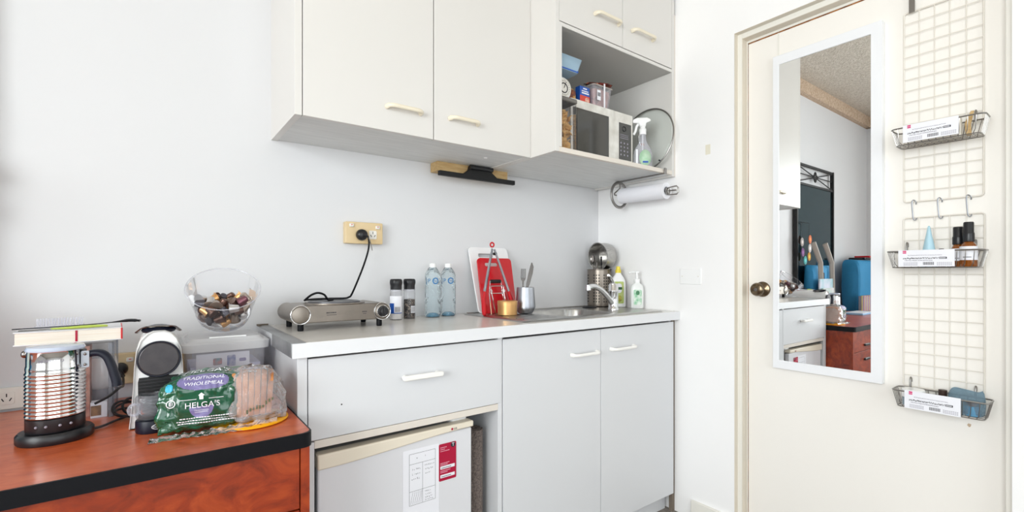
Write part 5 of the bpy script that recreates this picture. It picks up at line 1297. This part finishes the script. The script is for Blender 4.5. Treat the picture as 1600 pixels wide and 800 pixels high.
def patch(shape, nx=46, nz=30):
    """shape(a,b)->inside for a,b in -1..1; returns grid in plane y=-.2"""
    x0, x1, z0, z1, test = shape
    bm = BM(); G = {}
    for i in range(nx + 1):
        for j in range(nz + 1): G[i, j] = bm.verts.new((x0 + (x1 - x0) * i / nx, -.2, z0 + (z1 - z0) * j / nz))
    for i in range(nx):
        for j in range(nz):
            a, b = (i + .5) / nx * 2 - 1, (j + .5) / nz * 2 - 1
            if test(a, b): bm.faces.new((G[i, j], G[i + 1, j], G[i + 1, j + 1], G[i, j + 1]))
    bmesh.ops.delete(bm, geom=[v for v in bm.verts if not v.link_faces], context='VERTS'); return bm
dz_ = .2 * .22    # drop along the projection
STEEP = Vector((-.02, 1, -.55)).normalized()
def btext(name, body, size, x, z, m, shear=0, rot=0, off=.0016, d=dirn):
    b = text_bm(body, size, ext=0, shear=shear)
    bmesh.ops.triangulate(b, faces=b.faces)
    bmesh.ops.subdivide_edges(b, edges=[e for e in b.edges if e.calc_length() > size * .35], cuts=1)
    b.transform(Matrix.Rotation(rot, 4, 'Z'))
    for v in b.verts: v.co = Vector((x + v.co.x, -.2, z + v.co.y + .035))
    return obj(name, conform(b, off, d), m, bag, world=False)
o = obj('lilac_banner', conform(patch((-.058, .044, .176, .222, lambda a, b: (abs(a) ** 2.4 + abs(b) ** 2.4) < 1)), .0008, STEEP), M['lilac'], bag, world=False)
o = obj('lilac_shield', conform(patch((-.034, .014, .062, .092, lambda a, b: (a * a + (b - 1) ** 2 * .3) < 1))), M['lilac'], bag, world=False)
o = obj('cyan_mark', conform(patch((-.080, -.066, .130, .148, lambda a, b: a * a + b * b < 1.2))), M['cyan'], bag, world=False)
btext('bag_lettering', "HELGA'S", .0185, -.008, .060, M['paper'])
btext('bag_lettering', "HELGA'S", .024, -.002, .203, M['paper'], .2, d=STEEP)
btext('bag_lettering', 'TRADITIONAL', .0130, -.006, .173, M['paper'], .2, d=STEEP)
btext('bag_lettering', 'WHOLEMEAL', .0130, -.006, .157, M['paper'], .2, d=STEEP)
btext('bag_lettering', 'TRADITIONAL\nWHOLEMEAL', .0044, -.010, .046, M['paper'])
for i, (wd, zz) in enumerate(((.052, .0225), (.058, .0165), (.056, .0110))):
    b = BM(); k = -wd; random.seed(i)
    while k < wd:
        ww = random.uniform(.0022, .0055); bmesh.ops.create_grid(b, x_segments=2, y_segments=1, size=.5, matrix=Matrix.Translation((k + ww / 2, -.2, zz + .044)) @ Matrix.Rotation(PI / 2, 4, 'X') @ Matrix.Diagonal((ww, .0022, 1, 1))); k += ww + .0013
    obj('small_print', conform(b, .0016), M['paper'], bag, world=False)
for x0_, x1_ in ((-.052, -.020), (.004, .034)): obj('hairline_print', conform(patch((x0_, x1_, .1085, .1097, lambda a, b: True), 14, 1), .0016), M['paper'], bag, world=False)
b = patch((-.018, -.002, .108, .124, lambda a, b_: (abs(a) < .55 and b_ < .1) or (b_ >= .1 and abs(a) < .9 * (1 - b_))), 20, 20)
obj('house_emblem', conform(b), M['paper'], bag, world=False)
b = patch((-.078, -.060, .094, .112, lambda a, b_: .62 < a * a + b_ * b_ < 1.0 or (a * a + b_ * b_ < .3 and int((a + 1) * 8) % 2)), 26, 26)
obj('round_stamp', conform(b), M['paper'], bag, world=False)
fb = BM()
random.seed(8)
pf = M['ink']
b = BM()
for i in range(9):
    x = .078 + i * .0068; z = .030 + .0035 * math.sin(i) + i * .003
    box(b, x, x + .004, -.0645 + i * .0004, -.0640 + i * .0004, z, z + .010 - (i % 3) * .002)
obj('clip_print', b, mat('olive_print', rgb(92, 96, 70), .6), t, world=False)

# ============================================================ mirror on the door
MX = 2.071; my0, my1, mz0, mz1 = .5575, .9315, .762, 2.058
iy0, iy1, iz0, iz1 = .5915, .908, .7965, 2.020
t = thing('door_mirror', 'tall white-framed mirror hanging on the door', 'mirror', (MX, .81, mz0))
bm = BM(); O = [(my0, mz0), (my1, mz0), (my1, mz1), (my0, mz1)]; I = [(iy0, iz0), (iy1, iz0), (iy1, iz1), (iy0, iz1)]
A = [[bm.verts.new((x, a, b)) for a, b in L] for x, L in ((MX - .003, O), (MX - .003, I), (DX - .001, O), (MX + .004, I))]
for i in range(4):
    j = (i + 1) % 4
    bm.faces.new((A[0][i], A[0][j], A[1][j], A[1][i])); bm.faces.new((A[0][i], A[0][j], A[2][j], A[2][i])); bm.faces.new((A[1][i], A[1][j], A[3][j], A[3][i]))
bmesh.ops.recalc_face_normals(bm, faces=bm.faces)
obj('frame', bm, mat('white_mirror_frame', rgb(243, 244, 247), .3), t, bevel=.0012)
bm = BM(); box(bm, MX, MX + .003, iy0 - .004, iy1 + .004, iz0 - .004, iz1 + .004); obj('glass', bm, M['mirror'], t)
bm = BM(); box(bm, DX - .0025, DX - .0006, .917, .923, 2.05, 2.163); obj('hanging_strap', bm, M['trim'], t)

# ============================================================ wire racks on the door
GX = 2.083
def grid(name, label, y0, y1, z0, z1, ys, step):
    t = thing(name, label, 'wire rack', (GX, (y0 + y1) / 2, z0))
    bm = BM(); tube(bm, [(GX, a, b) for a, b in rrect(y0, y1, z0, z1, .008, 4)], .0023, 8, closed=True); obj('outer_frame', bm, M['whitewire'], t)
    bm = BM()
    for y in ys: cyl(bm, (GX, y, z0), (GX, y, z1), .0014, 6)
    z = z1 - step
    while z > z0 + .01: cyl(bm, (GX - .002, y0, z), (GX - .002, y1, z), .0012, 6); z -= step
    obj('inner_wires', bm, M['whitewire'], t)
    return t
g1 = grid('wire_grid_panel', 'white wire grid panel, upper one hanging on the door right of the mirror', .301, .500, 1.402, 2.056, (.459, .419, .381, .341), .0386)
g2 = grid('wire_grid_panel', 'white wire grid panel, lower one hung from the upper grid by hooks', .299, .501, .768, 1.347, (.459, .419, .381, .341), .0386)
def hook_over(y):
    bm = BM(); box(bm, GX - .006, GX - .0045, y - .008, y + .008, 2.050, 2.17); box(bm, GX - .006, DX + .04, y - .008, y + .008, 2.1645, 2.166); return bm
t = thing('over_door_hook', 'grey metal over-door hook strap holding the upper wire grid, left one', 'hook', (GX, .475, 2.05)); obj('strap', hook_over(.477), M['greywire'], t)
t = thing('over_door_hook', 'grey metal over-door hook strap holding the upper wire grid, right one', 'hook', (GX, .33, 2.05)); obj('strap', hook_over(.325), M['greywire'], t)
for y, w in ((.473, 'left'), (.406, 'middle'), (.336, 'right')):
    bm = BM(); tube(bm, smooth_path([(GX, y - .006, 1.392), (GX - .004, y - .007, 1.400), (GX - .003, y, 1.4075), (GX - .004, y + .004, 1.398), (GX - .004, y + .002, 1.36), (GX - .004, y, 1.342), (GX - .003, y - .005, 1.338), (GX - .004, y - .009, 1.345)], 4), .0017, 6)
    tag(obj('s_hook', bm, M['alu']), 'small metal S hook joining the two wire grids, %s one' % w, 'hook', 'hooks joining the wire grids')
def basket(label, y0, y1, z0, z1, hooks):
    x0, x1 = 1.992, 2.074
    t = thing('wire_basket', label, 'basket', ((x0 + x1) / 2, (y0 + y1) / 2, z0))
    up = rrect(x0, x1, y0, y1, .016, 4); lo = rrect(x0 + .010, x1 - .002, y0 + .012, y1 - .012, .012, 4)
    bm = BM(); tube(bm, [(a, b, z1) for a, b in up], .0024, 8, closed=True); obj('top_rim', bm, M['greywire'], t)
    bm = BM(); tube(bm, [(a, b, z0) for a, b in lo], .0018, 6, closed=True)
    for i in range(1, 12):
        y = y0 + (y1 - y0) * i / 12; yl = y0 + .012 + (y1 - y0 - .024) * i / 12
        tube(bm, [(x0, y, z1), (x0 + .003, y * .7 + yl * .3, z0 + .012), (x0 + .011, yl, z0), (x1 - .003, yl, z0), (x1 - .001, yl, z0 + .010), (x1, y, z1)], .0011, 5)
    for i in range(1, 6):
        x = x0 + (x1 - x0) * i / 6; xl = x0 + .010 + (x1 - x0 - .012) * i / 6
        for e, el in ((y0, y0 + .012), (y1, y1 - .012)): tube(bm, [(x, e, z1), (xl, el, z0)], .0012, 5)
        if i in (2, 4): cyl(bm, (xl, y0 + .012, z0), (xl, y1 - .012, z0), .0011, 5)
    obj('wires', bm, M['greywire'], t)
    for y in hooks:
        bm = BM(); tube(bm, smooth_path([(x1 - .001, y, z1 - .004), (x1 + .001, y, z1 + .022), (GX - .002, y, z1 + .033), (GX + .005, y, z1 + .028), (GX + .006, y, z1 + .018)], 4), .0022, 6, flat=1.6); obj('mount_hook', bm, M['greywire'], t)
    return t
def paper_label(t, y0, y1, z0, z1):
    """printed cardboard band on the front of a basket; text reads left to right for someone facing the door"""
    X = 1.9895
    bm = BM(); box(bm, X - .0012, X, y0, y1, z0, z1); p = obj('card_label', bm, M['paper'], t)
    h = z1 - z0; w = y1 - y0; org = lambda u, v: (X - .0016, y1 - u * w, z0 + v * h)
    bm = BM(); box(bm, X - .0018, X - .0012, y1 - .085 * w - .009, y1 - .085 * w, z0 + h * .80, z0 + h * .97); pk = obj('pink_tag', bm, M['pink'], p)
    text('tag_lettering', 'daiso', .0045, M['paper'], pk, (X - .0021, y1 - .085 * w - .0045, z0 + h * .885), (0, -1, 0), (0, 0, 1))
    bm = BM()
    for k in range(11): box(bm, X - .0016, X - .0012, y1 - w * .46 - .0025 * k - .0012, y1 - w * .46 - .0025 * k, z0 + h * .10, z0 + h * .27)
    obj('barcode', bm, M['ink'], p)
    bm = BM(); random.seed(4)
    def marks(u0, u1, v, hh, step, jit):
        u = u0
        while u < u1:
            ww = step * random.uniform(.45, .8); dz = random.uniform(-jit, jit); h2 = hh * random.uniform(.6, 1)
            box(bm, X - .0016, X - .0012, y1 - w * (u + ww), y1 - w * u, z0 + h * (v + dz - h2 / 2), z0 + h * (v + dz + h2 / 2))
            if random.random() < .6: box(bm, X - .0016, X - .0012, y1 - w * (u + ww * .6), y1 - w * (u + ww * .4), z0 + h * (v - hh * .7), z0 + h * (v + hh * .7))
            u += step
    marks(.09, .72, .50, .07, .019, .03); obj('printed_characters', bm, M['ink'], p)
    bm = BM(); box(bm, X - .0016, X - .0012, y1 - w * .87, y1 - w * .74, z0 + h * .45, z0 + h * .56); bk = obj('reversed_panel', bm, M['ink'], p)
    bm = BM()
    for q in range(5): box(bm, X - .0019, X - .0016, y1 - w * (.765 + q * .021), y1 - w * (.753 + q * .021), z0 + h * .475, z0 + h * .535)
    obj('reversed_characters', bm, M['paper'], bk)
    bm = BM(); marks(.18, .78, .68, .03, .013, .01); marks(.12, .62, .37, .045, .015, .01); obj('pale_characters', bm, M['inkl'], p)
    bm = BM()
    for k in range(3):
        for q in range(8): box(bm, X - .0016, X - .0012, y1 - w * .10 - .0046 * q - .0036, y1 - w * .10 - .0046 * q, z0 + h * (.08 + .07 * k), z0 + h * (.105 + .07 * k)); box(bm, X - .0016, X - .0012, y1 - w * .70 - .0046 * q - .0036, y1 - w * .70 - .0046 * q, z0 + h * (.08 + .07 * k), z0 + h * (.105 + .07 * k))
    obj('small_print', bm, M['inkl'], p)
b1 = basket('grey wire basket with a card label, topmost of the three on the door', .284, .514, 1.585, 1.640, (.318,)); paper_label(b1, .343, .480, 1.589, 1.646)
b2 = basket('grey wire basket with a card label, middle of the three on the door', .288, .525, 1.176, 1.229, (.318, .490)); paper_label(b2, .352, .492, 1.1785, 1.2325)
b3 = basket('grey wire basket with a card label, lowest of the three on the door', .276, .512, .712, .765, (.318, .480)); paper_label(b3, .338, .476, .712, .770)
# basket contents
zb1, zb2_, zb3 = 1.5865, 1.1778, .7138
t = thing('wooden_clip', 'flat beige wooden clip standing in the topmost wire basket', 'clip', (2.03, .335, zb1))
bm = BM(); prism(bm, [(.320, zb1), (.334, zb1), (.336, zb1 + .04), (.322, zb1 + .075), (.314, zb1 + .075), (.322, zb1 + .035)], lambda a, b, d: (d, a, b), 2.028, 2.034); obj('clip_body', bm, M['wood'], t, bevel=.0015)
bm = BM(); box(bm, 2.028, 2.052, .345, .460, zb1, zb1 + .062); tag(obj('small_carton', bm, mat('cream_carton', rgb(240, 234, 222), .6), bevel=.002), 'cream carton lying behind the label of the topmost wire basket', 'carton')
c = Vector((2.030, .422, zb2_))
t = thing('squeeze_tube', 'pale blue cone-shaped squeeze tube standing in the middle basket', 'tube', c)
bm = BM(); R = []
for z, w, d in ((0, .021, .017), (.03, .0205, .0165), (.075, .013, .012), (.105, .0075, .008), (.128, .004, .005), (.134, .002, .003)):
    R.append([bm.verts.new(c + Vector((d * math.cos(a), w * math.sin(a), z))) for a in [2 * PI * i / 28 for i in range(28)]])
for a, b in zip(R, R[1:]):
    for i in range(28): bm.faces.new((a[i], a[(i + 1) % 28], b[(i + 1) % 28], b[i]))
bm.faces.new(R[0][::-1]); bm.faces.new(R[-1]); obj('tube_body', bm, M['paleblue'], t, sharp=60)
bm = BM(); lathe(bm, [(.0215, .0), (.0222, .002), (.0222, .052), (.0210, .053)], 28, c, sx=.82, caps=False); obj('cap_band', bm, M['paleblue'], t)
def amber(label, c, s, rr=.021):
    c = Vector(c); t = thing('amber_pump_bottle', label, 'bottle', c)
    bm = BM(); lathe(bm, [(0, 0), (rr - .001, 0), (rr, .002), (rr, .052 * s), (rr - .003, .060 * s), (.012, .068 * s), (.010, .070 * s)], 28, c); obj('glass_body', bm, M['amber'], t)
    bm = BM(); lathe(bm, [(rr + .0004, .018 * s), (rr + .0004, .056 * s)], 28, c, caps=False); lb = obj('paper_label', bm, M['paper'], t)
    b = BM()
    for q in range(7): box(b, -.0095 + q * .0028, -.0077 + q * .0028, -.0013, .0013, 0, .0003)
    for v in b.verts:
        a = -v.co.x / rr; v.co = c + Vector((-(rr + .0008) * math.cos(a), (rr + .0008) * math.sin(a), .026 * s + v.co.y))
    obj('label_lettering', b, M['ink'], lb)
    bm = BM(); lathe(bm, [(.0135, 0), (.014, .002), (.0140, .022 * s), (.0135, .024 * s), (.0125, .026 * s), (.0125, .052 * s), (.011, .055 * s), (0, .055 * s)], 28, c + Vector((0, 0, .069 * s))); obj('pump_cap', bm, M['black'], t)
amber('amber glass bottle with tall black cap, nearer the basket end', (2.030, .327, zb2_), 1.12)
amber('amber glass bottle with black nozzle behind the taller-capped one', (2.046, .354, zb2_), 1.02, .018)
bm = BM(); lathe(bm, [(0, 0), (.009, 0), (.009, .035), (.0065, .038), (.0065, .058), (0, .059)], 20, (2.024, .390, zb2_)); tag(obj('dropper_vial', bm, M['brown']), 'small dark vial beside the pale blue tube in the middle basket', 'vial')
t = thing('cream_jar', 'white lidded jar with blue-grey body at the left of the lowest basket', 'jar', (2.03, .455, zb3))
bm = BM(); lathe(bm, [(0, 0), (.027, 0), (.030, .003), (.030, .030), (0, .030)], 32, (2.030, .462, zb3)); obj('jar_body', bm, mat('blue_grey_glass', rgb(120, 142, 156), .1, coat=.5), t)
bm = BM(); lathe(bm, [(.031, 0), (.0315, .001), (.0315, .022), (.029, .026), (0, .027)], 32, (2.030, .462, zb3 + .030)); obj('jar_lid', bm, M['whitegl'], t)
t = thing('blue_glass_vial', 'small blue glass bottle with dark brown cap in the lowest basket', 'bottle', (2.04, .388, zb3))
bm = BM(); lathe(bm, [(0, 0), (.016, 0), (.017, .002), (.017, .034), (.012, .042), (.008, .045)], 24, (2.042, .390, zb3)); obj('glass_body', bm, M['bluegl'], t)
bm = BM(); lathe(bm, [(.0105, 0), (.011, .001), (.011, .020), (.010, .021), (0, .021)], 24, (2.042, .390, zb3 + .045)); obj('cap', bm, M['brown'], t)
t = thing('blue_zip_pouch', 'translucent blue-grey zip pouch of small jars in the lowest basket', 'pouch', (2.035, .34, zb3))
bm = BM(); R = []
for z, w, d in ((0, .036, .018), (.008, .042, .024), (.035, .044, .025), (.055, .043, .016), (.070, .040, .006), (.078, .036, .002)):
    R.append([bm.verts.new((2.032 + d * math.cos(a), .332 + w * math.copysign(abs(math.sin(a)) ** .6, math.sin(a)), zb3 + .001 + z + (.003 * math.sin(a * 3) if z > .06 else 0))) for a in [2 * PI * i / 40 for i in range(40)]])
for a, b in zip(R, R[1:]):
    for i in range(40): bm.faces.new((a[i], a[(i + 1) % 40], b[(i + 1) % 40], b[i]))
bm.faces.new(R[0][::-1]); obj('pouch_film', bm, M['bluefilm'], t)
bm = BM(); lathe(bm, [(0, 0), (.018, 0), (.019, .002), (.019, .030), (0, .031)], 24, (2.026, .318, zb3 + .003)); obj('jar_inside', bm, M['bluegl'], t)
bm = BM(); lathe(bm, [(0, 0), (.0195, 0), (.0195, .012), (0, .013)], 24, (2.026, .318, zb3 + .034)); obj('jar_lid_inside', bm, mat('grey_lid', rgb(96, 100, 108), .4), t)

# chip in the door paint under the lowest basket
bm = BM(); prism(bm, [(.331, .672), (.338, .674), (.341, .668), (.336, .662), (.333, .664)], lambda a, b, d: (d, a, b), DX - .0012, DX - .0002); tag(obj('paint_chip', bm, mat('chipped_paint', rgb(200, 176, 150), .7)), 'small beige chip in the door paint below the lowest basket', 'paint chip')

# ============================================================ seen only in the mirror: left half of the desk
t = thing('ornate_wall_mirror', 'black iron framed mirror standing on the desk against the back wall', 'mirror', (-.78, YB - .03, ZD))
ax0, ax1, az0, az1 = -1.195, -.385, ZD + .002, 2.14
bm = BM()
for x in (ax0, ax1): box(bm, x - .012, x + .012, YB - .045, YB - .015, az0, az1)
for z in (az0 + .03, 1.955, az1 - .012): box(bm, ax0, ax1, YB - .040, YB - .020, z - .010, z + .010)
obj('iron_frame', bm, M['blackm'], t, bevel=.002)
bm = BM()
xc = (ax0 + ax1) / 2
for a, b in (((ax0, 1.965), (ax1, 2.12)), ((ax0, 2.12), (ax1, 1.965)), ((ax0, 2.045), (ax1, 2.045))): cyl(bm, (a[0], YB - .03, a[1]), (b[0], YB - .03, b[1]), .005, 8)
for sx_, sz_ in ((.05, .02), (.022, .045)): tube(bm, [(xc + sx_ * math.cos(a), YB - .032, 2.045 + sz_ * math.sin(a)) for a in [2 * PI * i / 28 for i in range(28)]], .006, 8, closed=True)
obj('scrollwork', bm, M['blackm'], t)
bm = BM(); box(bm, ax0 + .012, ax1 - .012, YB - .032, YB - .028, az0 + .03, 1.945); obj('glass', bm, M['teal'], t)
def bagm(name, label, x, y, w, d, h, seed):
    t = thing(name, label, 'storage bag', (x, y, ZD))
    b = loft(interp([(-w / 2, d * .4, h * .94, 0, 0), (-w / 2 + .02, d * .5, h, 0, 0), (w / 2 - .02, d * .5, h, 0, 0), (w / 2, d * .4, h * .94, 0, 0)], 4), e=.4, n=40, seed=seed, crump=.012, cs=9)
    obj('fabric_body', b, M['bag'], t, world=False, sharp=70)
    bm = BM(); box(bm, -.006, .006, -d / 2 - .006, -d / 2 - .002, h * .45, h * .85); obj('strap', bm, M['ink'], t, world=False)
bagm('blue_storage_bag', 'tall blue fabric bag standing upright on the desk beyond the black mirror', -1.62, 1.72, .66, .16, .50, 2)
t = thing('stacked_book', 'black book with red spine lying on the tall blue bag', 'book', (-1.66, 1.72, ZD + .50)); bm = BM(); box(bm, -1.84, -1.50, 1.66, 1.80, ZD + .506, ZD + .526); obj('cover', bm, M['black'], t, bevel=.003); bm = BM(); box(bm, -1.85, -1.66, 1.67, 1.80, ZD + .5265, ZD + .546); obj('red_cover', bm, M['redsil'], t, bevel=.003)
bagm('blue_storage_bag', 'smaller blue fabric bag leaning before the black framed mirror', -.66, 1.77, .40, .09, .44, 6)
# marker set
t = thing('marker_set', 'clear case of many coloured markers standing on the desk', 'marker set', (-1.65, 1.60, ZD))
mx = [rgb(220, 120, 140), rgb(240, 170, 90), rgb(230, 210, 120), rgb(140, 190, 130), rgb(120, 170, 200), rgb(150, 130, 180), rgb(190, 150, 120), rgb(130, 130, 140)]
mms = [mat('marker_%s' % n_, c_, .5) for n_, c_ in zip(('pink', 'orange', 'yellow', 'green', 'blue', 'violet', 'tan', 'grey'), mx)]
bm = BM(); box(bm, -2.00, -1.24, 1.59, 1.635, ZD + .001, ZD + .15); obj('case', bm, M['clearw'], t)
mp_ = []
for k, m_ in enumerate(mms):
    bm = BM(); cyl(bm, (0, 0, 0), (0, 0, .014), .0085, 10); cyl(bm, (0, 0, .014), (0, 0, .136), .0075, 10); cyl(bm, (0, 0, .136), (0, 0, .150), .0085, 10)
    me = bpy.data.meshes.new('marker'); bm.to_mesh(me); bm.free(); me.materials.append(m_); mp_.append(me)
for k in range(36):
    o = bpy.data.objects.new('marker', mp_[(k * 5 + k // 3) % 8]); COL.objects.link(o); o.parent = t
    o.location = Vector((-1.985 + k * .0208, 1.6125, ZD + .004)) - t.location
# papers, folders, bent stands
t = thing('blue_folder', 'pale blue folder of papers lying on the desk before the bags', 'folder', (-.95, 1.50, ZD)); bm = BM(); box(bm, -1.12, -.80, 1.47, 1.62, ZD + .001, ZD + .016); obj('folder', bm, mat('pale_blue_folder', rgb(150, 190, 226), .6), t, bevel=.002); bm = BM(); box(bm, -1.11, -.81, 1.475, 1.61, ZD + .0165, ZD + .020); obj('sheet', bm, M['paper'], t)
t = thing('paper_stack', 'white and violet magazines standing in front of the black mirror', 'magazines', (-.60, 1.68, ZD)); bm = BM(); box(bm, -.72, -.44, 1.672, 1.684, ZD + .001, ZD + .32); obj('magazine', bm, mat('magazine_cover', rgb(226, 224, 240), .3, var=rgb(120, 190, 200), vscale=6), t); bm = BM(); box(bm, -.70, -.46, 1.655, 1.668, ZD + .001, ZD + .24); obj('magazine', bm, mat('magazine_cover_two', rgb(120, 190, 170), .3, var=rgb(230, 226, 230), vscale=9), t)
for x, lb in ((-.38, 'bent grey metal stand leg nearer the cabinets on the desk'), (-.63, 'bent grey metal stand leg farther left on the desk')):
    bm = BM(); tube(bm, [(x - .18, 1.70, ZD + .004), (x - .17, 1.70, ZD + .10), (x - .145, 1.70, ZD + .46), (x + .02, 1.695, ZD + .63)], .022, 8, flat=.35)
    tag(obj('bent_stand', bm, mat('bead_blasted_grey', rgb(170, 164, 156), .5) if 'bead_blasted_grey' not in bpy.data.materials else bpy.data.materials['bead_blasted_grey'], sharp=30), lb, 'stand')
# hanging agate slices by the black mirror
ags = [('grey', rgb(170, 160, 156), -.400, 1.425), ('violet', rgb(110, 50, 120), -.415, 1.335), ('turquoise', rgb(60, 170, 170), -.465, 1.265), ('orange', rgb(226, 110, 50), -.565, 1.455), ('white', rgb(226, 216, 214), -.560, 1.375), ('amber', rgb(226, 160, 40), -.545, 1.300)]
t = thing('hanging_agates', 'string of coloured agate slices hanging on the black iron mirror', 'ornament', (-.48, 1.80, 1.52))
bm = BM(); tube(bm, [(-.40, 1.806, 1.60), (-.41, 1.800, 1.42), (-.42, 1.80, 1.33), (-.465, 1.80, 1.26)], .0015, 5); tube(bm, [(-.56, 1.806, 1.60), (-.565, 1.80, 1.45), (-.56, 1.80, 1.37), (-.545, 1.80, 1.30)], .0015, 5); tube(bm, [(-.40, 1.806, 1.60), (-.56, 1.806, 1.60)], .003, 5); cyl(bm, (-.40, 1.806, 1.60), (-.386, 1.83, 1.60), .003, 6); obj('cord', bm, M['black'], t)
for nm, cc, x, z in ags:
    bm = BM(); lathe(bm, [(0, 0), (.034, 0), (.036, .003), (.034, .006), (0, .006)], 20, (x, 1.795, z), 'Y', sx=.85, sy=1.1); sl = obj('agate_slice', bm, mat('agate_' + nm, cc, .25, coat=.5), t, label=nm + ' agate slice')
    bm = BM(); lathe(bm, [(0, 0), (.016, 0), (0, -.001)], 16, (x, 1.7948, z), 'Y'); obj('agate_core', bm, mat('agate_core_' + nm, tuple(min(1, q * 1.8) for q in cc[:3]) + (1,), .25), sl)
